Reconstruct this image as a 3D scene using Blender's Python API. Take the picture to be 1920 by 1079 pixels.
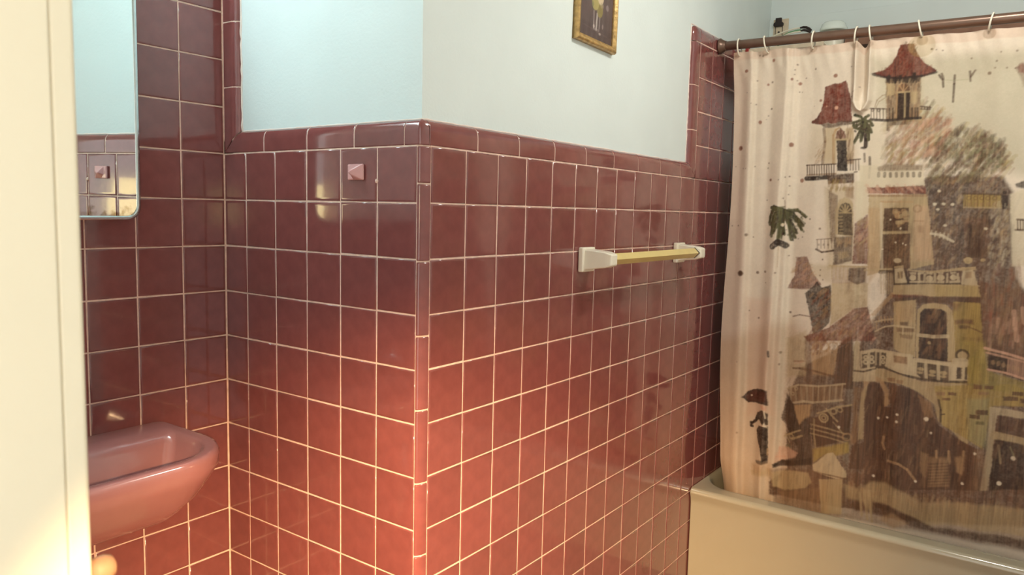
import bpy, bmesh, math, random
import numpy as np
from mathutils import Vector, Matrix
random.seed(7)
rng = np.random.default_rng(11)
for o in list(bpy.data.objects): bpy.data.objects.remove(o, do_unlink=True)
scene = bpy.context.scene
COLL = scene.collection

# ------------------------------------------------------------------ camera
cam_data = bpy.data.cameras.new('camera'); cam = bpy.data.objects.new('camera', cam_data); COLL.objects.link(cam)
yaw, pitch, roll = math.radians(35.7595), math.radians(-5.7314), math.radians(1.3032)
fw = Vector((-math.sin(yaw)*math.cos(pitch), math.cos(yaw)*math.cos(pitch), math.sin(pitch)))
rt = Vector((math.cos(yaw), math.sin(yaw), 0)); up = rt.cross(fw)
rt2 = rt*math.cos(roll)+up*math.sin(roll); up2 = up*math.cos(roll)-rt*math.sin(roll)
M = Matrix((rt2, up2, -fw)).transposed().to_4x4(); M.translation = Vector((1.00571, -1.09065, 1.31532))
cam.matrix_world = M
cam_data.sensor_width = 36.0; cam_data.lens = 1420.27/1920*36.0; cam_data.clip_start = 0.02
cam_data.dof.use_dof = True; cam_data.dof.focus_distance = 1.9; cam_data.dof.aperture_fstop = 12
scene.camera = cam

# ------------------------------------------------------------------ world, exposure, lights without a fixture in the room
world = bpy.data.worlds.new('hall_ambient'); scene.world = world; world.use_nodes = True
world.node_tree.nodes['Background'].inputs[0].default_value = (0.95, 0.94, 0.91, 1)
world.node_tree.nodes['Background'].inputs[1].default_value = 1.5
vs = scene.view_settings
vs.view_transform = 'Standard'; vs.look = 'None'; vs.gamma = 1.0; vs.exposure = 0.55; vs.use_curve_mapping = False
VANITY_POWER, CEILING_POWER = 50.0, 52.0
# added orange spot at the camera, warms the lower tiles in place of lens glare
fl = bpy.data.lights.new('added_glow_spot', 'SPOT'); fl.energy = 330; fl.color = (1.0, 0.64, 0.31); fl.spot_size = math.radians(70); fl.spot_blend = 1.0; fl.shadow_soft_size = 0.012
flo = bpy.data.objects.new('added_glow_spot', fl); COLL.objects.link(flo); flo.location = (1.03, -1.075, 1.29)
flo.rotation_euler = (Vector((0.07, 0.10, 0.11))-flo.location).to_track_quat('-Z', 'Y').to_euler()

# ------------------------------------------------------------------ helpers
def lin(h):
    if isinstance(h, str):
        c = [int(h[i:i+2], 16)/255 for i in (0, 2, 4)]
        return tuple(x/12.92 if x <= .04045 else ((x+.055)/1.055)**2.4 for x in c)
    return h
def mat(name, col, rough=.5, spec=.5, metal=0., var=.06, vscale=18, bump=0., bscale=120, coat=0., objvar=0., emis=None, estr=0., sss=0.):
    m = bpy.data.materials.new(name); m.use_nodes = True; nt = m.node_tree; b = nt.nodes['Principled BSDF']
    c = lin(col)
    b.inputs['Roughness'].default_value = rough; b.inputs['Metallic'].default_value = metal
    b.inputs['Specular IOR Level'].default_value = spec; b.inputs['Coat Weight'].default_value = coat; b.inputs['Coat Roughness'].default_value = .05
    tc = nt.nodes.new('ShaderNodeTexCoord'); nz = nt.nodes.new('ShaderNodeTexNoise'); nz.inputs['Scale'].default_value = vscale; nz.inputs['Detail'].default_value = 4
    nt.links.new(tc.outputs['Object'], nz.inputs['Vector'])
    ramp = nt.nodes.new('ShaderNodeValToRGB'); e = ramp.color_ramp.elements
    e[0].position = .3; e[1].position = .7
    e[0].color = tuple(max(0, x*(1-var)) for x in c)+(1,); e[1].color = tuple(min(1, x*(1+var)) for x in c)+(1,)
    nt.links.new(nz.outputs['Fac'], ramp.inputs['Fac']); out = ramp.outputs['Color']
    if objvar:
        oi = nt.nodes.new('ShaderNodeObjectInfo'); mr = nt.nodes.new('ShaderNodeMapRange'); mr.inputs['To Min'].default_value = 1-objvar; mr.inputs['To Max'].default_value = 1+objvar
        hs = nt.nodes.new('ShaderNodeHueSaturation'); nt.links.new(oi.outputs['Random'], mr.inputs['Value']); nt.links.new(mr.outputs['Result'], hs.inputs['Value']); nt.links.new(out, hs.inputs['Color']); out = hs.outputs['Color']
    nt.links.new(out, b.inputs['Base Color'])
    if bump:
        n2 = nt.nodes.new('ShaderNodeTexNoise'); n2.inputs['Scale'].default_value = bscale; n2.inputs['Detail'].default_value = 3; nt.links.new(tc.outputs['Object'], n2.inputs['Vector'])
        bp = nt.nodes.new('ShaderNodeBump'); bp.inputs['Strength'].default_value = bump; bp.inputs['Distance'].default_value = .004; nt.links.new(n2.outputs['Fac'], bp.inputs['Height']); nt.links.new(bp.outputs['Normal'], b.inputs['Normal'])
    if emis: b.inputs['Emission Color'].default_value = lin(emis)+(1,); b.inputs['Emission Strength'].default_value = estr
    return m
def attr_mat(name, rough, spec=.4, bump=0., bscale=60):
    m = bpy.data.materials.new(name); m.use_nodes = True; nt = m.node_tree; b = nt.nodes['Principled BSDF']
    a = nt.nodes.new('ShaderNodeAttribute'); a.attribute_name = 'print'; nt.links.new(a.outputs['Color'], b.inputs['Base Color'])
    b.inputs['Roughness'].default_value = rough; b.inputs['Specular IOR Level'].default_value = spec
    tc = nt.nodes.new('ShaderNodeTexCoord'); n2 = nt.nodes.new('ShaderNodeTexNoise'); n2.inputs['Scale'].default_value = bscale; nt.links.new(tc.outputs['Object'], n2.inputs['Vector'])
    bp = nt.nodes.new('ShaderNodeBump'); bp.inputs['Strength'].default_value = bump; bp.inputs['Distance'].default_value = .004; nt.links.new(n2.outputs['Fac'], bp.inputs['Height']); nt.links.new(bp.outputs['Normal'], b.inputs['Normal'])
    return m

class MB:
    """collects vertices and faces of ONE mesh"""
    def __init__(s): s.v = []; s.f = []
    def box(s, x0, x1, y0, y1, z0, z1):
        n = len(s.v); s.v += [(x, y, z) for z in (z0, z1) for y in (y0, y1) for x in (x0, x1)]
        s.f += [tuple(n+i for i in q) for q in ((0,2,3,1),(4,5,7,6),(0,1,5,4),(2,6,7,3),(0,4,6,2),(1,3,7,5))]
        return s
    def rings(s, rings, close=True, cap0=False, cap1=False):
        n = len(s.v); k = len(rings[0])
        for r in rings: s.v += [tuple(p) for p in r]
        for i in range(len(rings)-1):
            for j in range(k if close else k-1):
                a = n+i*k+j; b = n+i*k+(j+1) % k
                s.f.append((a, b, b+k, a+k))
        if cap0: s.f.append(tuple(n+j for j in reversed(range(k))))
        if cap1: s.f.append(tuple(n+(len(rings)-1)*k+j for j in range(k)))
        return s
    def tube(s, pts, r, seg=10, caps=True, closed=False):
        pts = [Vector(p) for p in pts]; rs = r if isinstance(r, (list, tuple)) else [r]*len(pts); rg = []; prev = None
        for i, p in enumerate(pts):
            if closed: t = pts[(i+1) % len(pts)]-pts[i-1]
            else: t = pts[min(i+1, len(pts)-1)]-pts[max(i-1, 0)]
            t.normalize()
            u = prev-t*prev.dot(t) if prev else t.orthogonal()
            u.normalize(); prev = u; w = t.cross(u)
            rg.append([p+(u*math.cos(a)+w*math.sin(a))*rs[i] for a in [2*math.pi*j/seg for j in range(seg)]])
        if closed: rg.append(rg[0])
        return s.rings(rg, True, caps and not closed, caps and not closed)
    def lathe(s, prof, c=(0, 0, 0), seg=28, axis='Z'):
        rg = []
        for r, h in prof:
            ring = []
            for j in range(seg):
                a = 2*math.pi*j/seg; q = (r*math.cos(a), r*math.sin(a), h)
                if axis == 'X': q = (h, q[0], q[1])
                if axis == 'Y': q = (q[0], -h, q[1])
                ring.append((c[0]+q[0], c[1]+q[1], c[2]+q[2]))
            rg.append(ring)
        return s.rings(rg, True, True, True)
    def build(s, name, m, parent=None, smooth=False, bevel=0., seg=3, sub=0):
        me = bpy.data.meshes.new(name); me.from_pydata(s.v, [], s.f); me.validate()
        bm = bmesh.new(); bm.from_mesh(me); bmesh.ops.recalc_face_normals(bm, faces=bm.faces); bm.to_mesh(me); bm.free()
        if m: me.materials.append(m)
        return link(name, me, parent, smooth, bevel, seg, sub)
def link(name, me, parent=None, smooth=False, bevel=0., seg=3, sub=0):
    o = bpy.data.objects.new(name, me); COLL.objects.link(o); o.parent = parent
    if bevel:
        b = o.modifiers.new('bevel', 'BEVEL'); b.width = bevel; b.segments = seg; b.limit_method = 'ANGLE'; b.angle_limit = math.radians(35)
    if sub:
        b = o.modifiers.new('sub', 'SUBSURF'); b.levels = sub; b.render_levels = sub
    if smooth or bevel:
        me.polygons.foreach_set('use_smooth', [True]*len(me.polygons))
        if not sub:
            w = o.modifiers.new('wn', 'WEIGHTED_NORMAL'); w.keep_sharp = True
    return o
def tag(o, label, cat=None, group=None, kind=None):
    o['label'] = label
    if cat: o['category'] = cat
    if group: o['group'] = group
    if kind: o['kind'] = kind
    return o
def empty(name, loc=(0, 0, 0)):
    o = bpy.data.objects.new(name, None); COLL.objects.link(o); o.location = loc; o.empty_display_size = .05; return o
def adopt(o, parent):   # keep world coordinates of a part built in room space
    o.parent = parent; o.matrix_parent_inverse = Matrix.Translation(-parent.location); return o
def sweep(profile, path, gap=0.):
    """profile: (inset, height) list; path: list of (x, y, nx, ny) with outward normals"""
    return [[(x-nx*w, y-ny*w, h) for (w, h) in profile] for (x, y, nx, ny) in path]

# ------------------------------------------------------------------ materials
M_TILE = mat('maroon_glazed_tile', '7e4644', .13, .5, var=.10, vscale=30, bump=.05, bscale=35, coat=.75, objvar=.07)
M_GROUT = mat('pink_tan_grout', 'e2c2b2', .85, .2, var=.14, vscale=60, bump=.4, bscale=300)
M_PLASTER = mat('pale_aqua_paint', 'dae3e2', .6, .3, var=.02, vscale=6, bump=.10, bscale=160)
M_CREAM = mat('cream_gloss_paint', 'dfd7c0', .35, .45, var=.02, vscale=5, bump=.05, bscale=60)
M_CEIL = mat('ceiling_paint', 'e2e2da', .8, .2, var=.02)
M_FLOOR = mat('floor_vinyl', '9a8574', .4, .4, var=.15, vscale=9)
M_TUB = mat('almond_enamel', 'aca48e', .16, .5, var=.02, vscale=4, coat=.4)
M_PINK = mat('pink_porcelain', 'd29c9a', .16, .5, var=.04, coat=.4)
M_SINK = mat('dusky_pink_porcelain', 'a87270', .16, .5, var=.04, coat=.4)
M_WHITE = mat('white_plastic', 'e9e2d0', .28, .5, var=.02)
M_GOLD = mat('pale_gold_bar', 'e0cb86', .28, .6, metal=.15, var=.05)
M_FRAME = mat('antique_gold_frame', 'bd9c66', .38, .5, metal=.6, var=.35, vscale=70, bump=.35, bscale=140)
M_ROD = mat('brown_bronze_rod', '70584b', .30, .5, metal=.45, var=.12, vscale=14)
M_WOOD = mat('brown_wood', '8a6450', .6, .3, var=.15, vscale=25)
M_CHROME = mat('chrome', 'c9d2d2', .12, .5, metal=1., var=.05, vscale=60)
M_STEEL = mat('cabinet_enamel', 'd8d8d0', .35, .5, var=.03)
M_BLACK = mat('dark_plastic', '2b201e', .45, .4, var=.1)
M_RED = mat('red_plastic', '9a2a26', .4, .5)
M_GREEN = mat('green_plastic', '6f9a72', .45, .4)
M_SHELF = mat('beige_shelf', 'cfbfa6', .5, .4, var=.10, vscale=30)
M_VINYL = attr_mat('printed_vinyl', .45, .35, bump=.22, bscale=26)
M_PAINTING = attr_mat('painted_panel', .4, .4, bump=.1, bscale=200)
def mirror_mat():
    m = bpy.data.materials.new('aged_mirror'); m.use_nodes = True; nt = m.node_tree; b = nt.nodes['Principled BSDF']
    b.inputs['Metallic'].default_value = 1.; b.inputs['Roughness'].default_value = .012
    tc = nt.nodes.new('ShaderNodeTexCoord'); sp = nt.nodes.new('ShaderNodeSeparateXYZ'); nt.links.new(tc.outputs['Object'], sp.inputs[0])
    nz = nt.nodes.new('ShaderNodeTexNoise'); nz.inputs['Scale'].default_value = 60; nz.inputs['Detail'].default_value = 5; nt.links.new(tc.outputs['Object'], nz.inputs['Vector'])
    mr = nt.nodes.new('ShaderNodeMapRange'); mr.inputs['From Min'].default_value = .0; mr.inputs['From Max'].default_value = .06; mr.inputs['To Min'].default_value = .30; mr.inputs['To Max'].default_value = -.2; nt.links.new(sp.outputs['Z'], mr.inputs['Value'])
    ad = nt.nodes.new('ShaderNodeMath'); nt.links.new(nz.outputs['Fac'], ad.inputs[0]); nt.links.new(mr.outputs['Result'], ad.inputs[1])
    rp = nt.nodes.new('ShaderNodeValToRGB'); rp.color_ramp.elements[0].position = .62; rp.color_ramp.elements[1].position = .82
    rp.color_ramp.elements[0].color = (.88, .93, .92, 1); rp.color_ramp.elements[1].color = (.45, .38, .26, 1)
    nt.links.new(ad.outputs[0], rp.inputs['Fac']); nt.links.new(rp.outputs['Color'], b.inputs['Base Color']); return m
M_MIRROR = mirror_mat()

# ------------------------------------------------------------------ room dimensions (metres, measured on the 4 1/4 inch tile grid)
T, TC, HV, Z0 = .1095, .10938, .11064, 1.43833     # tile pitch, pitch along the long wall, row height, top of the tile field
XA, TB, SC = -.64453, .01279, .02681               # left wall plane, corner trim widths
D = .015                                           # tile face stands this far off the plaster
CEIL, YR, XR, YF = 2.45, 2.07, 1.53, -.895
CAP = .050
GAP = .0026

# walls ------------------------------------------------------------
def struct(name, mb, m, label, cat=None, bevel=0.): return tag(mb.build(name, m, None, bevel=bevel), label, cat, kind='structure')
floor = struct('floor', MB().box(-.80, 1.65, -2.4, 2.2, -.06, 0), M_FLOOR, 'brown vinyl bathroom floor')
ceiling = struct('ceiling', MB().box(-.80, 1.65, YF-.12, 2.2, CEIL, CEIL+.06), M_CEIL, 'white bathroom ceiling')
wall_left = struct('wall_left', MB().box(XA-D-.09, XA-D, YF-.12, .10, 0, CEIL), M_PLASTER, 'maroon tiled wall with the mirror cabinet and sink')
wall_back = struct('wall_back', MB().box(XA-D, -D, D, .10, 0, CEIL), M_PLASTER, 'short pale wall with the pink hook above maroon wainscot')
wall_side = struct('wall_side', MB().box(-.10, -D, .10, YR+.10, 0, CEIL), M_PLASTER, 'long pale wall with picture and towel bar above maroon wainscot')
wall_rear = struct('wall_rear', MB().box(-D, XR+.1, YR+.012, YR+.10, 0, CEIL), M_PLASTER, 'pale wall behind the shower curtain')
wall_right = struct('wall_right', MB().box(XR, XR+.1, YF-.12, YR+.012, 0, CEIL), M_PLASTER, 'pale wall at the foot of the tub')
fm = MB().box(XA-D, .53, YF-.12, YF, 0, CEIL); fm.box(1.33, XR, YF-.12, YF, 0, CEIL); fm.box(.53, 1.33, YF-.12, YF, 2.07, CEIL)
wall_front = struct('wall_front', fm, M_PLASTER, 'pale wall around the bathroom doorway')

# tile meshes ------------------------------------------------------
_tiles = {}
def tile_mesh(w, h):
    key = (round(w, 4), round(h, 4))
    if key in _tiles: return _tiles[key]
    rg = []
    for ins, d in ((0, -.012), (0, -.0022), (.0007, -.0009), (.0020, -.0002), (.0042, 0), (.0075, 0)):
        a, b = w/2-ins, h/2-ins; rg.append([(-a, -b, d), (a, -b, d), (a, b, d), (-a, b, d)])
    mb = MB().rings(rg, True, False, True)
    me = bpy.data.meshes.new('tile'); me.from_pydata(mb.v, [], mb.f); me.materials.append(M_TILE)
    me.polygons.foreach_set('use_smooth', [True]*len(me.polygons)); _tiles[key] = me
    return me
FACE = {'A': Matrix(((0, 0, 1), (1, 0, 0), (0, 1, 0))), 'B': Matrix(((1, 0, 0), (0, 0, -1), (0, 1, 0))), 'C': Matrix(((0, 0, 1), (1, 0, 0), (0, 1, 0)))}
def put_tile(face, parent, a0, a1, z0, z1):
    me = tile_mesh(a1-a0-GAP, z1-z0-GAP); o = bpy.data.objects.new('tile', me); COLL.objects.link(o); o.parent = parent
    c, z = (a0+a1)/2, (z0+z1)/2
    loc = {'A': (XA, c, z), 'B': (c, 0, z), 'C': (0, c, z)}[face]
    R = FACE[face].to_4x4() @ Matrix.Rotation(random.gauss(0, .0022), 4, 'X') @ Matrix.Rotation(random.gauss(0, .0022), 4, 'Y') @ Matrix.Rotation(random.gauss(0, .0012), 4, 'Z')
    o.matrix_local = Matrix.Translation(Vector(loc)+Vector([random.gauss(0, .0002) for _ in range(3)])) @ R
    return o
row = lambda k: Z0-k*HV
# left wall: tiled high up behind the cabinet
ys = [0, -.1108]
while ys[-1] > YF+.02: ys.append(max(ys[-1]-T, YF))
for k in range(-7, 13):
    for a, b in zip(ys[1:], ys[:-1]):
        if b-a > .02: put_tile('A', wall_left, a, b, max(row(k+1), 0), row(k))
adopt(MB().box(XA-D, XA-.0016, YF, .003, 0, row(-7)).build('grout', M_GROUT), wall_left)
# short back wall
xs = [-TB-i*T for i in range(6)]+[XA]
for k in range(13):
    for a, b in zip(xs[1:], xs[:-1]): put_tile('B', wall_back, a, b, max(row(k+1), 0), row(k))
adopt(MB().box(XA-.003, -TB, .0016, D, 0, Z0+.030).build('grout', M_GROUT), wall_back)
# long side wall, full height inside the tub
for i in range(19):
    a, b = SC+i*TC, min(SC+(i+1)*TC, YR)
    for k in range(-4 if i >= 12 else 0, 13 if i < 13 else 10): put_tile('C', wall_side, a, b, max(row(k+1), 0), row(k))
g = MB().box(-D, -.0016, SC, YR, 0, Z0+.030); g.box(-D, -.0016, 1.305, YR, Z0, row(-4)+.030)
g.build('grout', M_GROUT, wall_side)

# bullnose trim ----------------------------------------------------
def cap_profile(h=CAP):     # (inset, height): flat face that rolls back to the plaster
    p = [(.012, .0), (.0022, .0), (.0006, .0008), (0, .0025), (0, h*.52)]
    for i in range(1, 8):
        a = i/7*math.pi/2; p.append((D*(1-math.cos(a))*1.0, h*.52+h*.48*math.sin(a)))
    return p
def cap_piece(face, parent, a0, a1, z, m0=0., m1=0., name='cap_tile', ins=0., m=None):
    """a straight bullnose from a0 to a1; m0 / m1 shear the ends into mitres"""
    prof = [(w+ins, h*(1-ins*8)) for w, h in cap_profile()]; mm = m or M_TILE; rg = []
    for e, (s, sh_) in enumerate(((a0+GAP/2, m0), (a0+GAP/2+.002, m0), (a1-GAP/2-.002, m1), (a1-GAP/2, m1))):
        dip = .0012 if e in (0, 3) else 0
        ring = []
        for w, h in prof:
            a, d, q = s+sh_*h, w+dip, h
            if face == 'B': ring.append((a, d, z+q))
            elif face == 'C': ring.append((-d, a, z+q))
            elif face == 'BV': ring.append((z+q, d, a))      # vertical strip on the back wall, rolls towards +x
            elif face == 'CV': ring.append((-d, z-q, a))     # vertical strip on the side wall, rolls towards -y
        rg.append(ring)
    return MB().rings(rg, False).build(name, mm, parent, smooth=True)
zc = Z0+GAP/2
bx = [XA, -.4913, -.3400, -.1907, -.0476]
for i in range(4): cap_piece('B', wall_back, bx[i], bx[i+1], zc, m0=1.1 if i == 0 else 0)
cy_ = [.0223, .1735, .3247, .4731, .6237, .7729, .9218, 1.0708, 1.2241, 1.339]
for i in range(9): cap_piece('C', wall_side, cy_[i], cy_[i+1], zc, m1=-1.1 if i == 8 else 0)
bz = [Z0+.001, 1.594, 1.745, 1.896, 2.047, 2.198, 2.349]
for i in range(6): cap_piece('BV', wall_back, bz[i], bz[i+1], XA+.0015, m0=1.0 if i == 0 else 0, name='edge_tile')
cz = [Z0+.001, 1.597, 1.742, row(-4)]
for i in range(3): cap_piece('CV', wall_side, cz[i], cz[i+1], 1.3375, m0=1.0 if i == 0 else 0, name='edge_tile')
adopt(MB().box(XA-.003, XA+.035, .0016, D, Z0, 2.349).build('grout', M_GROUT), wall_back)
tb = [1.2893, 1.339, 1.4483, 1.5577, 1.6671, 1.7765, 1.8858, 1.9952, YR]
for a, b in zip(tb[1:-1], tb[2:]): cap_piece('C', wall_side, a, b, row(-4)+GAP/2)
# rounded corner piece that ends strip and top cap
cr = MB(); rg = []
for j in range(9):
    a = j/8*math.pi/2; k = 1/((math.cos(a)**5+math.sin(a)**5)**.2)
    rg.append([(-w, 1.3375-math.sin(a)*h*k, row(-4)+GAP/2+math.cos(a)*h*k) for w, h in cap_profile()])
cr.rings(rg, False).build('corner_tile', M_TILE, wall_side, smooth=True)
# joint filler under the trim, caulk along the plaster
cap_piece('B', wall_back, XA, -.02, zc, m0=1.1, name='grout', ins=.0014, m=M_GROUT)
cap_piece('C', wall_side, SC, 1.339, zc, m1=-1.1, name='grout', ins=.0014, m=M_GROUT)
cap_piece('BV', wall_back, bz[0], bz[-1], XA+.0015, m0=1.0, name='grout', ins=.0014, m=M_GROUT)
cap_piece('CV', wall_side, cz[0], cz[-1], 1.3375, m0=1.0, name='grout', ins=.0014, m=M_GROUT)
M_CAULK = mat('pinkish_caulk', 'e6d6cd', .6, .3, var=.08, vscale=40)
def caulk(parent, p0, p1, n, amp, r=.0022):
    p0, p1 = Vector(p0), Vector(p1); d = (p1-p0).normalized(); up_ = Vector((0, 0, 1)) if abs(d.z) < .5 else (Vector((1, 0, 0)) if parent is wall_back else Vector((0, 1, 0)))
    pts = [p0.lerp(p1, i/n)+up_*random.gauss(0, amp) for i in range(n+1)]
    MB().tube(pts, [r*random.uniform(.7, 1.25) for _ in pts], 7).build('caulk', M_CAULK, parent, smooth=True)
zk = zc+CAP+.0006
caulk(wall_back, (XA+.057, D, zk), (-D, D, zk), 40, .0004, .0018)
caulk(wall_side, (-D, D, zk), (-D, 1.287, zk), 70, .0004, .0018)
caulk(wall_back, (XA+.053, D, zk), (XA+.053, D, 2.349), 60, .0009, .0026)
caulk(wall_side, (-D, 1.2865, zk), (-D, 1.2865, row(-4)+.05), 44, .0009, .0024)
caulk(wall_side, (-D, 1.2865, row(-4)+.0525), (-D, YR, row(-4)+.0525), 40, .0004, .0018)
MB().lathe([(.0001, -.0012), (.0042, -.001), (.0046, .0006), (.003, .0022), (.0001, .0026)], (-.1225, 0, 1.3705), axis='Y', seg=12).build('grout_lump', M_GROUT, wall_back, smooth=True)
# outside corner: cap that wraps round, quarter rounds below
def corner_path(n=9): return [(-TB+TB*math.sin(a), SC-SC*math.cos(a), math.sin(a), -math.cos(a)) for a in [i/(n-1)*math.pi/2 for i in range(n)]]
path = [(-.0476+GAP/2, 0, 0, -1)]+corner_path()
path[-1] = (0, .0223-GAP/2, 1, 0)
MB().rings(sweep([(w, zc+h) for w, h in cap_profile()], path), False).build('corner_cap_tile', M_TILE, wall_back, smooth=True)
tz = [Z0, 1.3655, 1.2133, 1.0646, .9142, .7632, .6105, .4585, .3065, .1545, 0]
for a, b in zip(tz[:-1], tz[1:]):
    pr = [(.003, b+GAP/2), (.0008, b+GAP/2+.0008), (0, b+GAP/2+.003), (0, a-GAP/2-.003), (.0008, a-GAP/2-.0008), (.003, a-GAP/2)]
    p2 = corner_path(11); p2[0] = (-TB+GAP/2, 0, 0, -1); p2[-1] = (0, SC-GAP/2, 1, 0)
    MB().rings(sweep(pr, p2), False).build('corner_trim_tile', M_TILE, wall_back, smooth=True)
gp = [(-TB-.002, .0016, 0, -1)]+[(x-nx*.0024, y-ny*.0024, nx, ny) for x, y, nx, ny in corner_path()]+[(-.0016, SC+.002, 1, 0)]
MB().rings(sweep([(.006, 0), (0, 0), (0, Z0+.03), (.006, Z0+.03)], gp), False).build('grout', M_GROUT, wall_back)

# doorway ----------------------------------------------------------
d1 = empty('door_1', (.55, YF-.06, 0)); tag(d1, 'cream painted door frame close to the camera', kind='structure')
adopt(MB().box(.53, .550, YF-.125, YF, 0, 2.05).build('jamb', M_CREAM, bevel=.002), d1)
adopt(MB().box(1.31, 1.33, YF-.125, YF, 0, 2.05).build('jamb', M_CREAM, bevel=.002), d1)
adopt(MB().box(.53, 1.33, YF-.125, YF, 2.05, 2.07).build('head_jamb', M_CREAM, bevel=.002), d1)
cs = MB(); pr = [(0, 0), (0, .013), (.008, .016), (.05, .0165), (.062, .013), (.07, .017), (.085, .017), (.09, .012), (.09, 0)]
cs.rings([[(.5485-u, YF+v, 0) for u, v in pr], [(.5485-u, YF+v, 2.0515+u) for u, v in pr], [(1.3115+u, YF+v, 2.0515+u) for u, v in pr], [(1.3115+u, YF+v, 0) for u, v in pr]], True, True, True)
adopt(cs.build('casing', M_CREAM, bevel=.0025), d1)
kn = MB().lathe([(.0001, -.001), (.0060, 0), (.0078, .003), (.0080, .008), (.0065, .012), (.003, .0138), (.0001, .014)], (.5445, YF+.0145, 1.0915), axis='Y', seg=20)
for i, v in enumerate(kn.v): kn.v[i] = (v[0], 2*(YF+.0145)-v[1], v[2])
adopt(kn.build('bumper', mat('tan_rubber', '806048', .6, .3), smooth=True), d1)

# rear wall panel edge
t1 = struct('trim_1', MB().box(-D, XR, YR-.004, YR+.012, 1.90, 2.109), M_PLASTER, 'painted board along the wall above the tub', bevel=.003)

# ------------------------------------------------------------------ bathtub
def rrect(x0, x1, y0, y1, r, z, n=10, r2=None):
    """rounded rectangle ring, 4*n points, counter-clockwise from the front left corner"""
    p = []
    for k, (cx, cy, a0) in enumerate(((x0+r, y0+r, 180), (x1-r, y0+r, 270), (x1-r, y1-r, 0), (x0+r, y1-r, 90))):
        for i in range(n):
            a = math.radians(a0+90*i/(n-1)); p.append((cx+r*math.cos(a), cy+r*math.sin(a), z))
    return p
tub = empty('bathtub', (.765, 1.42, 0)); tag(tub, 'almond enamel bathtub with rounded front rim below the shower curtain', 'bathtub')
TX0, TX1, TY0, TY1, TZ = .002, XR-.002, 1.418, YR+.004, .345
rg = [rrect(TX0, TX1, TY0+.012, TY1, .004, .0), rrect(TX0, TX1, TY0+.010, TY1, .004, .29), rrect(TX0, TX1, TY0+.006, TY1, .004, .312)]
for a in range(0, 100, 15): rg.append(rrect(TX0, TX1, TY0+.018-.018*math.cos(math.radians(a)), TY1, .004, TZ-.018+.018*math.sin(math.radians(a))))
rg.append(rrect(TX0+.004, TX1-.004, TY0+.050, TY1-.03, .06, TZ))
rg.append(rrect(TX0+.006, TX1-.03, TY0+.066, TY1-.045, .12, TZ-.001))
for d, h in ((.003, .004), (.007, .012), (.010, .030), (.016, .09), (.030, .20), (.050, .27), (.09, .295), (.15, .30)): rg.append(rrect(TX0+.006+d*1.4, TX1-.03-d*1.4, TY0+.066+d, TY1-.045-d, .12, TZ-h))
adopt(MB().rings(rg, True, False, True).build('tub_body', M_TUB, smooth=True), tub)
adopt(MB().lathe([(.0001, 0), (.028, 0), (.03, .003), (.026, .005), (.0001, .004)], (.20, 1.74, TZ-.30)).build('drain', M_CHROME, smooth=True), tub)

# ------------------------------------------------------------------ shower rod and rings
rod = empty('shower_rod', (0, 1.50, 1.898)); tag(rod, 'brown metal shower rod above the printed curtain', 'curtain rod')
rz = lambda x: 1.8990-.0125*x
adopt(MB().tube([(.004, 1.50, rz(0)), (.4, 1.5, rz(.4)), (.9, 1.5, rz(.9)), (XR-.004, 1.50, rz(XR))], .0150, 20).build('tube', M_ROD, smooth=True), rod)
adopt(MB().lathe([(.0001, .001), (.026, .001), (.027, .006), (.022, .012), (.017, .022), (.0165, .026), (.0001, .026)], (0, 1.50, rz(0)), axis='X').build('wall_flange', M_ROD, smooth=True), rod)
ords = ['nearest the tiled wall', 'second from the tiled wall', 'third from the tiled wall', 'left of the drooping curtain fold', 'right of the drooping curtain fold', 'above the brown tower roof', 'nearest the right edge, leaning left']
for i, (xt, xb) in enumerate(((.069, .071), (.155, .167), (.314, .310), (.443, .438), (.479, .486), (.614, .625), (.804, .794))):
    pts = []
    for j in range(28):
        a = 2*math.pi*j/28; h = math.cos(a); zt = rz(xt)+.0185; zb = 1.862
        pts.append((xt+(xb-xt)*(1-h)/2, 1.50+.021*math.sin(a)*(1 if h < 0 else 1.0)+(.006*(1-h)/2), (zt+zb)/2+(zt-zb)/2*h))
    tag(MB().tube(pts, .0026, 8, closed=True).build('curtain_ring', M_WHITE, smooth=True), 'white plastic curtain ring on the shower rod, '+ords[i], 'curtain ring', 'white rings on the shower rod')

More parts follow.
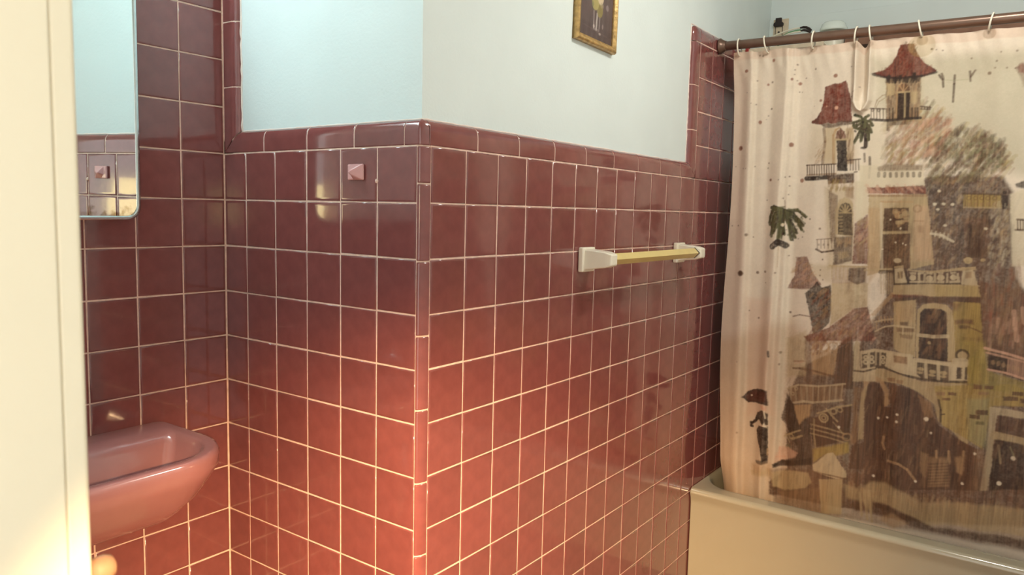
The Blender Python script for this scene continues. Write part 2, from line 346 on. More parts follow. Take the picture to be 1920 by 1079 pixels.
# ------------------------------------------------------------------ printed shower curtain
PX0, PX1, PZ0, PZ1 = 40, 1500, 240, 1890      # print canvas in millimetres of cloth
W_, H_ = PX1-PX0, PZ1-PZ0
def vnoise(w, h, cell):
    gw, gh = int(w/cell)+3, int(h/cell)+3; g = rng.random((gh, gw)); x = np.arange(w)/cell; y = np.arange(h)/cell
    xi, yi = x.astype(int), y.astype(int); fx, fy = x-xi, y-yi; fx = fx*fx*(3-2*fx); fy = fy*fy*(3-2*fy)
    a = g[yi][:, xi]; b = g[yi][:, xi+1]; c = g[yi+1][:, xi]; d = g[yi+1][:, xi+1]
    return (a*(1-fx)+b*fx)*(1-fy[:, None])+(c*(1-fx)+d*fx)*fy[:, None]
class Canvas:
    def __init__(s, x0, z0, w, h, base):
        s.x0, s.z0, s.w, s.h = x0, z0, w, h; s.c = np.empty((h, w, 3)); s.c[:] = lin(base)
        s.n = .6*vnoise(w, h, 4)+.4*vnoise(w, h, 14); s.n2 = .5*vnoise(w, h, 2.2)+.5*vnoise(w, h, 30)
    def win(s, x0, x1, z0, z1):
        a, b = max(0, int(x0-s.x0)), min(s.w, int(x1-s.x0)+2); c, d = max(0, int(z0-s.z0)), min(s.h, int(z1-s.z0)+2)
        if a >= b or c >= d: return None
        X, Z = np.meshgrid(np.arange(a, b)+s.x0, np.arange(c, d)+s.z0); return slice(c, d), slice(a, b), X, Z
    def put(s, sz, sx, col, m): s.c[sz, sx] += (np.array(lin(col))-s.c[sz, sx])*m[..., None]
    def poly(s, col, al, soft, nz, p):
        xs_, zs_ = np.array(p[0::2], float), np.array(p[1::2], float); q = s.win(xs_.min()-soft, xs_.max()+soft, zs_.min()-soft, zs_.max()+soft)
        if not q: return
        sz, sx, X, Z = q; X = X+(s.n[sz, sx]-.5)*4; Z = Z+(s.n2[sz, sx]-.5)*4
        ins = np.zeros(X.shape, bool); d2 = np.full(X.shape, 1e9); k = len(xs_)
        for i in range(k):
            ax, az, bx_, bz_ = xs_[i], zs_[i], xs_[(i+1) % k], zs_[(i+1) % k]
            if az != bz_:
                ins ^= ((az > Z) != (bz_ > Z)) & (X < (bx_-ax)*(Z-az)/(bz_-az)+ax)
            L = (bx_-ax)**2+(bz_-az)**2+1e-9; t = np.clip(((X-ax)*(bx_-ax)+(Z-az)*(bz_-az))/L, 0, 1)
            d2 = np.minimum(d2, (X-ax-t*(bx_-ax))**2+(Z-az-t*(bz_-az))**2)
        sd = np.sqrt(d2)*np.where(ins, 1, -1); m = np.clip(.5+sd/max(soft, 1.), 0, 1); m = m*m*(3-2*m)
        m = m*al*np.clip(1+nz*1.5*(s.n[sz, sx]-.55), 0, 1.05/al)
        s.put(sz, sx, col, m)
    def line(s, col, al, w, p):
        for i in range(0, len(p)-2, 2):
            ax, az, bx_, bz_ = p[i:i+4]; r = w*.75
            q = s.win(min(ax, bx_)-r-2, max(ax, bx_)+r+2, min(az, bz_)-r-2, max(az, bz_)+r+2)
            if not q: continue
            sz, sx, X, Z = q; L = (bx_-ax)**2+(bz_-az)**2+1e-9; t = np.clip(((X-ax)*(bx_-ax)+(Z-az)*(bz_-az))/L, 0, 1)
            d = np.sqrt((X-ax-t*(bx_-ax))**2+(Z-az-t*(bz_-az))**2); m = np.clip((r-d)/1.2+.5, 0, 1)*al*np.clip(.55+s.n[sz, sx], 0, 1)
            s.put(sz, sx, col, m)
    def ell(s, col, al, rx, rz_, p, ring=None):
        cx, cz_ = p; q = s.win(cx-rx-3, cx+rx+3, cz_-rz_-3, cz_+rz_+3)
        if not q: return
        sz, sx, X, Z = q; d = np.hypot((X-cx)/max(rx, .6), (Z-cz_)/max(rz_, .6)); e = (d-1)*min(rx, rz_)
        e = e+(s.n[sz, sx]-.5)*1.6
        m = np.clip(.5-e/1.5, 0, 1) if ring is None else np.clip((ring*.7-np.abs(e))/1.2+.5, 0, 1)
        s.put(sz, sx, col, m*al)
    def inside(s, p, n):
        xs_, zs_ = np.array(p[0::2], float), np.array(p[1::2], float); out = []; k = len(xs_)
        for _ in range(n*6):
            if len(out) >= n: break
            x, z = rng.uniform(xs_.min(), xs_.max()), rng.uniform(zs_.min(), zs_.max()); ins = False
            for i in range(k):
                j = (i+1) % k
                if (zs_[i] > z) != (zs_[j] > z) and x < (xs_[j]-xs_[i])*(z-zs_[i])/(zs_[j]-zs_[i])+xs_[i]: ins = not ins
            if ins: out.append((x, z))
        return out
    def run(s, art):
        for kind, col, al, a, b, p in art:
            if kind == 'P': s.poly(col, al, a, b, p)
            elif kind == 'L': s.line(col, al, a, p)
            elif kind == 'E': s.ell(col, al, a, b, p)
            elif kind == 'R': s.ell(col, al, a, a, p, ring=b)
            elif kind == 'H':
                n, ang, ln = b
                for x, z in s.inside(p, n):
                    t = math.radians(ang+rng.uniform(-14, 14)); l = ln*rng.uniform(.4, 1.1)/2
                    s.line(col[int(rng.integers(len(col)))], al*rng.uniform(.5, 1.2), a*rng.uniform(.6, 1.3), [x-l*math.cos(t), z-l*math.sin(t), x+l*math.cos(t), z+l*math.sin(t)])
            elif kind == 'B':
                for x, z in s.inside(p, b[0]): s.ell(col[int(rng.integers(len(col)))], al, a*rng.uniform(.5, 1.3), a*rng.uniform(.5, 1.3), (x, z))
CURTAIN_ART = [('P','c79a80',0.22,60,0.1,[-28,1955,86,1942,176,272,60,242]),
('P','c79a80',0.3,6,0.15,[-25,1901,888,1885,891,1846,-22,1849]),
('P','8d8a66',0.42,50,0.12,[495,1814,894,1805,921,1449,692,1499,504,1667]),
('P','a88660',0.45,60,0.12,[28,869,284,972,431,810,464,272,64,162]),
('P','c79a80',0.3,25,0.1,[135,1032,227,1040,250,634,158,617]),
('P','4f3728',0.88,14,0.25,[491,889,574,1070,556,1337,667,1451,857,1449,886,1404,911,1160,947,1102,997,435,681,367,525,361]),
('P','644530',0.7,14,0.3,[758,1150,945,1124,963,887,785,959]),
('P','4f3728',0.85,8,0.25,[283,677,329,813,489,924,541,366,248,348,245,395,305,457]),
('P','644530',0.6,16,0.25,[242,443,986,577,1003,356,268,314]),
('H',['8d8a66','a88660','9d8449','644530','84482f','ad9670'],0.28,6.0,(630,55,34),[530,1625,651,1674,726,1607,822,1572,873,1495,883,1449,668,1427,658,1467,540,1472]),
('H',['5a5638','4f3728','644530'],0.31,6.0,(360,60,26),[655,1515,687,1562,741,1591,850,1548,868,1472,779,1435,668,1427]),
('B',['5a5638','8d8a66','644530'],0.35,5,(120,),[730,1545,809,1572,858,1525,856,1465,764,1450]),
('H',['84482f','c79a80'],0.25,6.0,(120,50,26),[597,1629,725,1615,691,1514,591,1501]),
('H',['8a6a4c','a88660','ad9670'],0.22,4.0,(240,65,26),[668,1435,858,1434,887,1220,700,1178]),
('H',['4f3728','2e1f17'],0.28,8.0,(180,62,26),[668,1427,766,1427,867,1312,889,1190,713,1195]),
('P','9d8449',0.75,4,0.2,[762,1397,857,1396,860,1358,765,1361]),
('L','644530',0.7,2,0,[767,1395,769,1360]),
('L','644530',0.7,2,0,[783,1395,785,1360]),
('L','644530',0.7,2,0,[798,1395,801,1360]),
('L','644530',0.7,2,0,[814,1395,816,1361]),
('L','644530',0.7,2,0,[829,1395,832,1361]),
('L','644530',0.7,2,0,[845,1395,847,1361]),
('R','644530',0.6,5.1,2,[777,1385]),
('E','8a6a4c',0.5,5.1,5.1,[778,1367]),
('R','644530',0.6,5.1,2,[794,1385]),
('E','8a6a4c',0.5,5.1,5.1,[795,1368]),
('R','644530',0.6,5.1,2,[810,1385]),
('E','8a6a4c',0.5,5.1,5.1,[811,1368]),
('R','644530',0.6,5.1,2,[826,1385]),
('E','8a6a4c',0.5,5.1,5.1,[827,1368]),
('R','644530',0.6,5.1,2,[842,1385]),
('E','8a6a4c',0.5,5.1,5.1,[843,1368]),
('L','4f3728',0.7,4,0,[759,1398,859,1395]),
('L','ad9670',0.6,3,0,[765,1358,860,1357]),
('P','2e1f17',0.85,4,0.16,[858,1394,874,1394,877,1354,862,1354]),
('E','2e1f17',0.9,5.5,5.5,[865,1401]),
('P','644530',0.5,14,0.3,[764,1326,835,1327,840,1207,784,1208]),
('P','2e1f17',0.6,14,0.3,[777,1309,818,1310,821,1210,784,1208]),
('P','cdbfa4',0.85,8,0.16,[878,1396,923,1419,940,1193,898,1190]),
('P','2e1f17',0.8,6,0.16,[889,1426,913,1438,915,1413,893,1417]),
('P','6b3627',0.8,8,0.16,[865,1754,878,1767,889,1762,891,1735,873,1741]),
('P','644530',0.5,10,0.16,[873,1741,890,1737,893,1702,888,1698]),
('L','4f3728',0.9,3,0,[900,1325,921,1324]),
('L','4f3728',0.9,4,0,[899,1295,924,1295]),
('L','4f3728',0.9,2,0,[902,1324,904,1295]),
('L','4f3728',0.9,2,0,[908,1324,911,1295]),
('L','4f3728',0.9,2,0,[915,1324,917,1296]),
('L','4f3728',0.9,2,0,[921,1324,923,1296]),
('H',['cdbfa4','ad9670'],0.25,4.0,(90,78,16),[837,1373,878,1373,892,1190,837,1187]),
('P','9d8449',0.25,20,0.16,[532,1748,630,1749,643,1616,537,1612]),
('P','8a6a4c',0.75,4,0.35,[530,1749,628,1749,632,1621,540,1621]),
('H',['4f3728','2e1f17','a88660'],0.38,3.3000000000000003,(90,88,28.0),[530,1749,628,1749,632,1621,540,1621]),
('P','ad9670',0.8,6,0.16,[533,1737,556,1735,556,1701,535,1698]),
('P','ad9670',0.75,8,0.2,[603,1705,623,1705,623,1670,606,1669]),
('P','2e1f17',0.95,3,0.16,[565,1705,601,1705,604,1623,567,1624]),
('P','644530',0.9,3,0.16,[565,1707,566,1723,574,1731,589,1730,598,1720,600,1706]),
('L','a88660',0.8,3,0,[567,1624,564,1710,567,1725,576,1733]),
('L','ad9670',0.9,3,0,[565,1706,599,1705]),
('L','ad9670',0.8,3,0,[587,1704,591,1625]),
('L','a88660',0.9,2,0,[581,1708,571,1725]),
('L','a88660',0.9,2,0,[582,1707,582,1730]),
('L','a88660',0.9,2,0,[583,1707,594,1723]),
('P','6b3627',0.97,2,0.18,[565,1854,605,1856,608,1840,618,1815,635,1790,668,1765,666,1759,634,1748,606,1748,573,1748,544,1751,519,1758,494,1767,497,1771,526,1780,545,1800,558,1821]),
('H',['84482f','4f3728','6b3627'],0.41,2.2,(150,70,18.2),[565,1854,605,1856,618,1815,664,1764,634,1750,544,1753,501,1768,545,1800]),
('L','2e1f17',0.8,5,0,[495,1766,532,1754,573,1748,630,1749,667,1759]),
('H',['2e1f17'],0.6,4.4,(50,80,15.399999999999999),[529,1757,629,1753,629,1736,532,1741]),
('P','4f3728',0.6,5,0.3,[540,1621,602,1618,599,1607,548,1607,549,1589,542,1594]),
('L','2e1f17',0.9,6,0,[494,1627,540,1623,634,1625]),
('L','4f3728',0.8,3,0,[492,1662,538,1658]),
('L','4f3728',0.8,3,0,[632,1659,660,1654]),
('L','4f3728',0.7,2,0,[632,1651,658,1649]),
('L','4f3728',0.8,2,0,[494,1661,496,1628]),
('L','4f3728',0.8,2,0,[501,1661,504,1628]),
('L','4f3728',0.8,2,0,[510,1660,512,1627]),
('L','4f3728',0.8,2,0,[518,1660,521,1627]),
('L','4f3728',0.8,2,0,[528,1659,530,1626]),
('L','4f3728',0.8,2,0,[537,1658,539,1626]),
('L','4f3728',0.8,2,0,[636,1659,636,1650]),
('L','4f3728',0.8,2,0,[643,1659,644,1650]),
('L','4f3728',0.8,2,0,[650,1658,651,1649]),
('L','4f3728',0.8,2,0,[657,1658,657,1649]),
('L','2e1f17',0.7,3,0,[546,1659,548,1626]),
('L','2e1f17',0.7,3,0,[555,1659,557,1626]),
('L','2e1f17',0.7,3,0,[610,1655,612,1623]),
('L','2e1f17',0.7,3,0,[618,1655,620,1623]),
('L','2e1f17',0.7,3,0,[625,1655,627,1622]),
('R','4f3728',0.8,3.8,2,[499,1656]),
('R','4f3728',0.8,3.8,2,[516,1655]),
('L','8a6a4c',0.6,2,0,[504,1666,509,1686,523,1700,534,1703]),
('L','8a6a4c',0.5,2,0,[507,1663,515,1682,535,1694]),
('P','cdbfa4',0.5,20,0.16,[485,1619,536,1617,543,1485,495,1472]),
('L','4f3728',0.75,4,0,[675,1749,685,1735]),
('L','4f3728',0.75,4,0,[682,1753,687,1736]),
('L','4f3728',0.75,4,0,[685,1736,688,1713]),
('L','4f3728',0.75,4,0,[716,1745,716,1720,717,1668]),
('L','4f3728',0.75,4,0,[754,1754,757,1725]),
('L','4f3728',0.75,4,0,[767,1756,757,1738]),
('L','8d8a66',0.35,2,0,[690,1733,715,1730,756,1730]),
('P','9d8449',0.22,40,0.16,[312,1621,442,1618,456,1498,309,1501]),
('P','ad9670',0.55,8,0.16,[359,1608,394,1607,399,1493,362,1493]),
('P','a88660',0.5,8,0.3,[424,1602,446,1608,456,1492,434,1489]),
('H',['644530','ad9670'],0.38,3.3000000000000003,(40,88,35.0),[425,1605,446,1608,457,1488,432,1489]),
('L','644530',0.6,6,0,[356,1605,362,1563,360,1528,359,1493]),
('H',['84482f','644530','a88660'],0.34,2.2,(40,60,18.2),[337,1550,358,1556,362,1493,333,1494]),
('P','2e1f17',0.95,3,0.16,[398,1567,427,1568,438,1468,407,1468]),
('P','6b3627',0.85,3,0.3,[395,1570,396,1593,407,1604,419,1595,425,1581,426,1569]),
('L','ad9670',0.8,5,0,[394,1569,428,1569]),
('L','a88660',0.8,5,0,[393,1493,387,1583,394,1600,405,1606]),
('L','ad9670',0.6,3,0,[399,1493,393,1569]),
('L','644530',0.9,3,0,[409,1572,400,1593]),
('L','644530',0.9,3,0,[410,1572,408,1603]),
('L','644530',0.9,3,0,[411,1572,419,1592]),
('P','6b3627',0.97,2,0.15,[352,1739,382,1748,393,1746,416,1755,422,1731,434,1693,440,1625,429,1622,409,1625,383,1619,366,1625,350,1619,336,1620,314,1626,314,1630,331,1643,344,1665,349,1688]),
('P','4f3728',0.85,6,0.3,[346,1619,366,1625,383,1619,409,1627,441,1627,441,1616,416,1613,384,1607,357,1608]),
('E','c79a80',0.9,5.2,5.2,[391,1670]),
('E','c79a80',0.7,2.5,2.5,[361,1677]),
('E','2e1f17',0.7,2.2,2.2,[404,1709]),
('E','2e1f17',0.7,1.9,1.9,[388,1706]),
('L','4f3728',0.9,3,0,[307,1489,401,1491]),
('L','2e1f17',0.95,10,0,[309,1446,333,1446,377,1449]),
('P','4f3728',0.9,5,0.3,[376,1455,458,1462,459,1430,380,1427]),
('L','8a6a4c',0.8,3,0,[310,1457,403,1460]),
('L','4f3728',0.8,3,0,[433,1501,472,1505]),
('L','4f3728',0.8,3,0,[458,1464,466,1465]),
('L','4f3728',0.85,2.5,0,[309,1490,312,1457]),
('L','4f3728',0.85,2.5,0,[317,1490,320,1457]),
('L','4f3728',0.85,2.5,0,[325,1490,327,1457]),
('L','4f3728',0.85,2.5,0,[333,1490,335,1457]),
('L','4f3728',0.85,2.5,0,[341,1489,343,1457]),
('L','4f3728',0.85,2.5,0,[348,1489,351,1457]),
('L','4f3728',0.85,2.5,0,[356,1489,359,1457]),
('L','4f3728',0.85,2.5,0,[364,1489,367,1456]),
('L','4f3728',0.85,2.5,0,[372,1489,374,1456]),
('L','4f3728',0.85,2.5,0,[379,1489,382,1456]),
('L','4f3728',0.85,2.5,0,[387,1489,390,1456]),
('L','4f3728',0.85,2.5,0,[395,1489,397,1456]),
('L','4f3728',0.7,2.5,0,[444,1504,446,1471]),
('L','4f3728',0.7,2.5,0,[452,1504,454,1471]),
('L','4f3728',0.7,2.5,0,[460,1503,462,1471]),
('L','4f3728',0.7,2.5,0,[468,1503,471,1471]),
('H',['ad9670','8a6a4c','9d8449'],0.45,4.4,(30,80,18.2),[379,1437,458,1437,458,1409,386,1409]),
('L','2e1f17',0.95,8,0,[485,1545,485,1566,480,1593,477,1620]),
('L','5a5638',0.95,6,0,[478,1623,466,1637,448,1643]),
('L','2e1f17',0.6,4,0,[477,1623,466,1637,449,1646]),
('L','5a5638',0.7,4,0,[474,1620,464,1640,453,1643]),
('L','5a5638',0.95,6,0,[478,1623,461,1624,442,1620]),
('L','2e1f17',0.6,4,0,[480,1623,461,1626,443,1618]),
('L','5a5638',0.7,4,0,[479,1621,462,1628,444,1619]),
('L','5a5638',0.95,6,0,[479,1626,479,1635,488,1641]),
('L','2e1f17',0.6,4,0,[478,1629,481,1635,489,1639]),
('L','5a5638',0.7,4,0,[481,1622,478,1632,488,1637]),
('L','5a5638',0.95,6,0,[480,1623,493,1622,501,1609]),
('L','2e1f17',0.6,4,0,[482,1625,491,1624,504,1609]),
('L','5a5638',0.7,4,0,[481,1625,493,1623,500,1608]),
('L','5a5638',0.95,6,0,[479,1620,492,1606,498,1589]),
('L','2e1f17',0.6,4,0,[480,1617,493,1603,500,1586]),
('L','5a5638',0.7,4,0,[481,1623,496,1601,501,1588]),
('L','5a5638',0.95,6,0,[477,1616,462,1600,449,1604]),
('L','2e1f17',0.6,4,0,[478,1618,464,1600,448,1607]),
('L','5a5638',0.7,4,0,[481,1612,459,1598,448,1608]),
('L','5a5638',0.95,6,0,[477,1615,466,1593,452,1560]),
('L','2e1f17',0.6,4,0,[476,1613,468,1596,452,1562]),
('L','5a5638',0.7,4,0,[479,1616,470,1589,452,1555]),
('L','5a5638',0.95,6,0,[477,1613,473,1579,471,1563]),
('L','2e1f17',0.6,4,0,[476,1615,474,1582,469,1563]),
('L','5a5638',0.7,4,0,[478,1616,469,1576,470,1558]),
('L','5a5638',0.95,6,0,[480,1616,490,1592,493,1565]),
('L','2e1f17',0.6,4,0,[482,1617,490,1592,494,1565]),
('L','5a5638',0.7,4,0,[481,1615,494,1592,493,1563]),
('L','5a5638',0.95,6,0,[474,1620,455,1611,446,1611]),
('L','2e1f17',0.6,4,0,[472,1621,458,1610,446,1614]),
('L','5a5638',0.7,4,0,[473,1619,451,1610,447,1615]),
('B',['5a5638','4f3728','2e1f17'],0.7,3,(40,),[448,1621,493,1622,495,1592,483,1579,464,1570,450,1587]),
('E','2e1f17',0.9,9.3,4.3,[480,1540]),
('L','4f3728',0.7,4,0,[483,1522,485,1498]),
('L','4f3728',0.7,5,0,[499,1511,502,1477,501,1447]),
('P','9d8449',0.35,14,0.2,[370,1417,460,1417,476,1172,396,1148]),
('P','644530',0.6,8,0.35,[382,1408,413,1389,417,1246,400,1235]),
('P','8a6a4c',0.6,8,0.16,[434,1417,460,1417,463,1380,436,1384]),
('P','cdbfa4',0.8,6,0.16,[461,1436,498,1436,507,1338,493,1319,470,1305]),
('P','ad9670',0.7,3,0.16,[411,1265,409,1346,418,1377,433,1385,451,1380,462,1361,468,1257]),
('P','2e1f17',0.85,3,0.3,[421,1265,418,1341,424,1361,437,1368,451,1363,459,1347,466,1262]),
('L','ad9670',0.75,3,0,[439,1335,459,1335]),
('L','ad9670',0.75,3,0,[439,1335,455,1348]),
('L','ad9670',0.75,3,0,[439,1335,447,1357]),
('L','ad9670',0.75,3,0,[439,1335,437,1361]),
('L','ad9670',0.75,3,0,[439,1335,427,1357]),
('L','ad9670',0.75,3,0,[439,1335,420,1347]),
('L','ad9670',0.75,3,0,[439,1335,419,1334]),
('L','ad9670',0.5,3,0,[422,1322,431,1323]),
('L','ad9670',0.5,3,0,[423,1312,432,1312]),
('L','ad9670',0.5,3,0,[424,1301,433,1302]),
('L','ad9670',0.5,3,0,[424,1291,433,1291]),
('L','ad9670',0.5,3,0,[425,1280,434,1281]),
('L','ad9670',0.5,3,0,[426,1270,435,1270]),
('P','4f3728',0.75,6,0.35,[410,1255,466,1260,468,1181,413,1163]),
('H',['a88660','ad9670'],0.38,3.3000000000000003,(25,80,15.399999999999999),[417,1250,462,1252,461,1233,418,1231]),
('P','ad9670',0.55,8,0.16,[424,1208,455,1214,459,1195,430,1184]),
('L','4f3728',0.9,4,0,[355,1214,374,1205,410,1212]),
('L','644530',0.7,2,0,[355,1246,403,1251]),
('L','644530',0.6,2,0,[357,1246,359,1216]),
('L','644530',0.6,2,0,[369,1246,371,1217]),
('L','644530',0.6,2,0,[380,1247,382,1218]),
('L','644530',0.6,2,0,[392,1247,394,1218]),
('L','644530',0.6,2,0,[403,1248,405,1219]),
('E','644530',0.5,3.4,3.4,[363,1229]),
('E','644530',0.5,3.4,3.4,[378,1230]),
('E','644530',0.5,3.4,3.4,[393,1230]),
('P','6b3627',0.8,5,0.35,[470,1300,505,1331,515,1240,515,1174,471,1172]),
('P','8a6a4c',0.6,8,0.3,[476,1239,497,1249,504,1183,484,1182]),
('H',['c79a80','ad9670'],0.34,3.3000000000000003,(30,60,21.0),[472,1305,505,1329,513,1240,474,1238]),
('P','6b3627',0.72,4,0.3,[292,1184,328,1188,350,1135,380,1098,344,1080,267,1077,288,1121]),
('H',['c79a80','a88660'],0.34,4.4,(40,40,21.0),[292,1184,328,1188,371,1102,271,1080]),
('P','2e1f17',0.85,4,0.3,[328,1064,366,1107,381,1088,410,1100,417,1023,411,973,389,946,362,928,349,996]),
('H',['a88660','644530','84482f'],0.38,4.4,(46,55,28.0),[345,1065,410,1095,414,1003,376,939,349,996]),
('P','ad9670',0.75,8,0.16,[412,1105,473,1114,519,1113,522,1037,485,1029,416,964]),
('P','6b3627',0.8,4,0.35,[412,958,485,1029,524,1037,541,968,552,931,344,906,334,920]),
('H',['4f3728','a88660','c79a80'],0.3,4.4,(90,50,21.0),[412,958,485,1029,537,1034,552,931,354,907]),
('L','644530',0.7,3,0,[292,983,315,991,349,989]),
('P','9d8449',0.3,20,0.16,[339,1164,409,1163,410,1105,350,1125]),
('P','8a6a4c',0.5,6,0.3,[409,1161,513,1169,515,1113,412,1105]),
('L','ad9670',0.7,4,0,[402,1162,516,1165]),
('L','ad9670',0.5,3,0,[409,1159,411,1120]),
('L','ad9670',0.5,3,0,[421,1160,424,1121]),
('L','ad9670',0.5,3,0,[433,1161,436,1121]),
('L','ad9670',0.5,3,0,[445,1162,448,1122]),
('L','ad9670',0.5,3,0,[458,1162,460,1123]),
('L','ad9670',0.5,3,0,[470,1163,472,1124]),
('L','ad9670',0.5,3,0,[482,1164,484,1125]),
('L','ad9670',0.5,3,0,[493,1164,496,1126]),
('L','ad9670',0.5,3,0,[505,1165,508,1126]),
('P','4f3728',0.7,5,0.3,[461,1157,511,1162,510,1117,489,1106,463,1119]),
('L','5a5638',0.95,7,0,[237,1338,212,1343,201,1317,201,1292]),
('L','2e1f17',0.6,4,0,[238,1339,214,1344,203,1315,196,1297]),
('L','5a5638',0.7,4,0,[240,1330,207,1343,202,1321,198,1296]),
('L','5a5638',0.95,7,0,[239,1338,224,1308,216,1263]),
('L','2e1f17',0.6,4,0,[238,1337,222,1309,219,1268]),
('L','5a5638',0.7,4,0,[241,1334,220,1313,222,1268]),
('L','5a5638',0.95,7,0,[242,1338,235,1288,233,1238]),
('L','2e1f17',0.6,4,0,[239,1339,237,1292,231,1240]),
('L','5a5638',0.7,4,0,[248,1339,241,1294,230,1235]),
('L','5a5638',0.95,7,0,[247,1333,264,1299,281,1250]),
('L','2e1f17',0.6,4,0,[251,1334,261,1303,281,1253]),
('L','5a5638',0.7,4,0,[253,1327,258,1303,286,1248]),
('L','5a5638',0.95,7,0,[247,1338,282,1319,307,1290]),
('L','2e1f17',0.6,4,0,[250,1340,278,1321,310,1293]),
('L','5a5638',0.7,4,0,[244,1340,280,1321,314,1297]),
('L','5a5638',0.95,7,0,[252,1338,285,1342,315,1320]),
('L','2e1f17',0.6,4,0,[247,1334,289,1337,315,1316]),
('L','5a5638',0.7,4,0,[259,1344,290,1336,318,1320]),
('L','5a5638',0.95,7,0,[241,1343,216,1350,204,1348]),
('L','2e1f17',0.6,4,0,[239,1345,213,1355,205,1350]),
('L','5a5638',0.7,4,0,[246,1351,224,1347,212,1341]),
('L','5a5638',0.95,7,0,[247,1336,244,1294,251,1259]),
('L','2e1f17',0.6,4,0,[251,1335,240,1291,248,1261]),
('L','5a5638',0.7,4,0,[250,1336,243,1286,253,1262]),
('L','5a5638',0.95,7,0,[252,1334,282,1309,304,1276]),
('L','2e1f17',0.6,4,0,[250,1330,282,1307,302,1278]),
('L','5a5638',0.7,4,0,[253,1328,277,1304,311,1270]),
('L','5a5638',0.95,7,0,[237,1333,213,1318,210,1252]),
('L','2e1f17',0.6,4,0,[240,1338,215,1314,205,1254]),
('L','5a5638',0.7,4,0,[233,1333,212,1318,214,1262]),
('L','5a5638',0.95,7,0,[244,1338,264,1289,272,1242]),
('L','2e1f17',0.6,4,0,[240,1342,260,1293,277,1239]),
('L','5a5638',0.7,4,0,[237,1338,261,1292,269,1240]),
('L','5a5638',0.95,7,0,[239,1341,220,1328,210,1288]),
('L','2e1f17',0.6,4,0,[240,1342,217,1330,206,1287]),
('L','5a5638',0.7,4,0,[243,1343,212,1334,208,1286]),
('L','5a5638',0.95,7,0,[247,1341,271,1331,293,1300]),
('L','2e1f17',0.6,4,0,[249,1342,274,1330,292,1301]),
('L','5a5638',0.7,4,0,[247,1337,270,1328,292,1304]),
('L','5a5638',0.95,7,0,[237,1338,230,1293,221,1273]),
('L','2e1f17',0.6,4,0,[237,1336,225,1294,220,1269]),
('L','5a5638',0.7,4,0,[244,1341,237,1288,217,1273]),
('L','5a5638',0.95,7,0,[249,1336,271,1294,287,1265]),
('L','2e1f17',0.6,4,0,[246,1333,273,1291,290,1264]),
('L','5a5638',0.7,4,0,[253,1335,264,1293,278,1271]),
('L','5a5638',0.95,7,0,[242,1338,243,1279,240,1248]),
('L','2e1f17',0.6,4,0,[244,1343,239,1282,243,1252]),
('L','5a5638',0.7,4,0,[234,1332,236,1272,243,1243]),
('B',['5a5638','2e1f17','4f3728'],0.7,3,(60,),[202,1338,305,1339,307,1290,276,1260,232,1248,205,1287]),
('L','2e1f17',0.9,14,0,[216,1217,233,1232,256,1222]),
('L','a88660',0.5,2,0,[235,1218,235,1148]),
('E','e0cfb4',0.9,5.5,5.5,[244,1291]),
('E','e0cfb4',0.7,4.2,4.2,[283,1295]),
('L','644530',0.5,2,0,[249,1348,246,1373]),
('P','cdbfa4',0.85,4,0.16,[472,1487,650,1482,660,1415,477,1415]),
('P','644530',0.6,8,0.4,[522,1478,545,1487,652,1483,649,1467,527,1467]),
('L','4f3728',0.6,6,0,[528,1460,528,1451]),
('L','4f3728',0.6,6,0,[545,1460,545,1450]),
('L','4f3728',0.6,6,0,[561,1459,562,1450]),
('L','4f3728',0.6,6,0,[578,1459,579,1450]),
('L','4f3728',0.6,6,0,[595,1459,595,1450]),
('L','4f3728',0.6,6,0,[611,1459,612,1450]),
('L','4f3728',0.6,6,0,[627,1459,628,1450]),
('L','4f3728',0.6,6,0,[644,1459,644,1450]),
('P','6b3627',0.85,3,0.3,[498,1415,660,1422,664,1397,502,1397]),
('H',['c79a80','84482f'],0.38,5.5,(26,-45,28.0),[500,1417,660,1420,662,1400,502,1398]),
('P','ad9670',0.85,4,0.15,[504,1394,668,1395,700,1185,633,1163,632,1181,516,1137]),
('P','a88660',0.5,12,0.2,[505,1352,541,1353,549,1158,520,1108]),
('P','c79a80',0.3,14,0.3,[636,1363,672,1359,696,1194,643,1191]),
('L','8a6a4c',0.6,5,0,[504,1390,666,1391]),
('L','a88660',0.6,4,0,[540,1371,631,1372]),
('P','4f3728',0.92,3,0.3,[550,1351,622,1354,625,1279,552,1277]),
('P','4f3728',0.92,3,0.3,[551,1270,630,1275,637,1168,551,1162]),
('B',['a88660','ad9670'],0.6,8,(16,),[579,1344,617,1345,620,1290,591,1290]),
('L','ad9670',0.7,4,0,[550,1277,627,1281]),
('L','cdbfa4',0.5,5,0,[540,1367,557,1158]),
('H',['644530','8a6a4c'],0.3,4.4,(30,60,28.0),[556,1261,626,1263,632,1172,562,1168]),
('E','e0cfb4',0.8,2.5,2.5,[571,1316]),
('E','e0cfb4',0.8,2.5,2.5,[602,1290]),
('E','e0cfb4',0.8,2.5,2.5,[591,1246]),
('E','e0cfb4',0.8,2.5,2.5,[612,1244]),
('E','e0cfb4',0.8,2.5,2.5,[620,1240]),
('E','e0cfb4',0.8,2.5,2.5,[554,1223]),
('E','cdbfa4',0.8,5.1,3.8,[690,1366]),
('E','cdbfa4',0.8,5.1,3.8,[713,1367]),
('E','cdbfa4',0.8,5.1,3.8,[737,1366]),
('E','cdbfa4',0.8,5.1,3.8,[699,1350]),
('E','cdbfa4',0.8,5.1,3.8,[699,1405]),
('E','cdbfa4',0.8,5.1,3.8,[721,1303]),
('E','cdbfa4',0.8,5.1,3.8,[827,1296]),
('R','8a6a4c',0.5,10.1,4,[645,1352]),
('L','8a6a4c',0.5,3,0,[639,1314,663,1314]),
('P','8a6a4c',0.45,5,0.16,[648,1300,664,1301,666,1278,650,1278]),
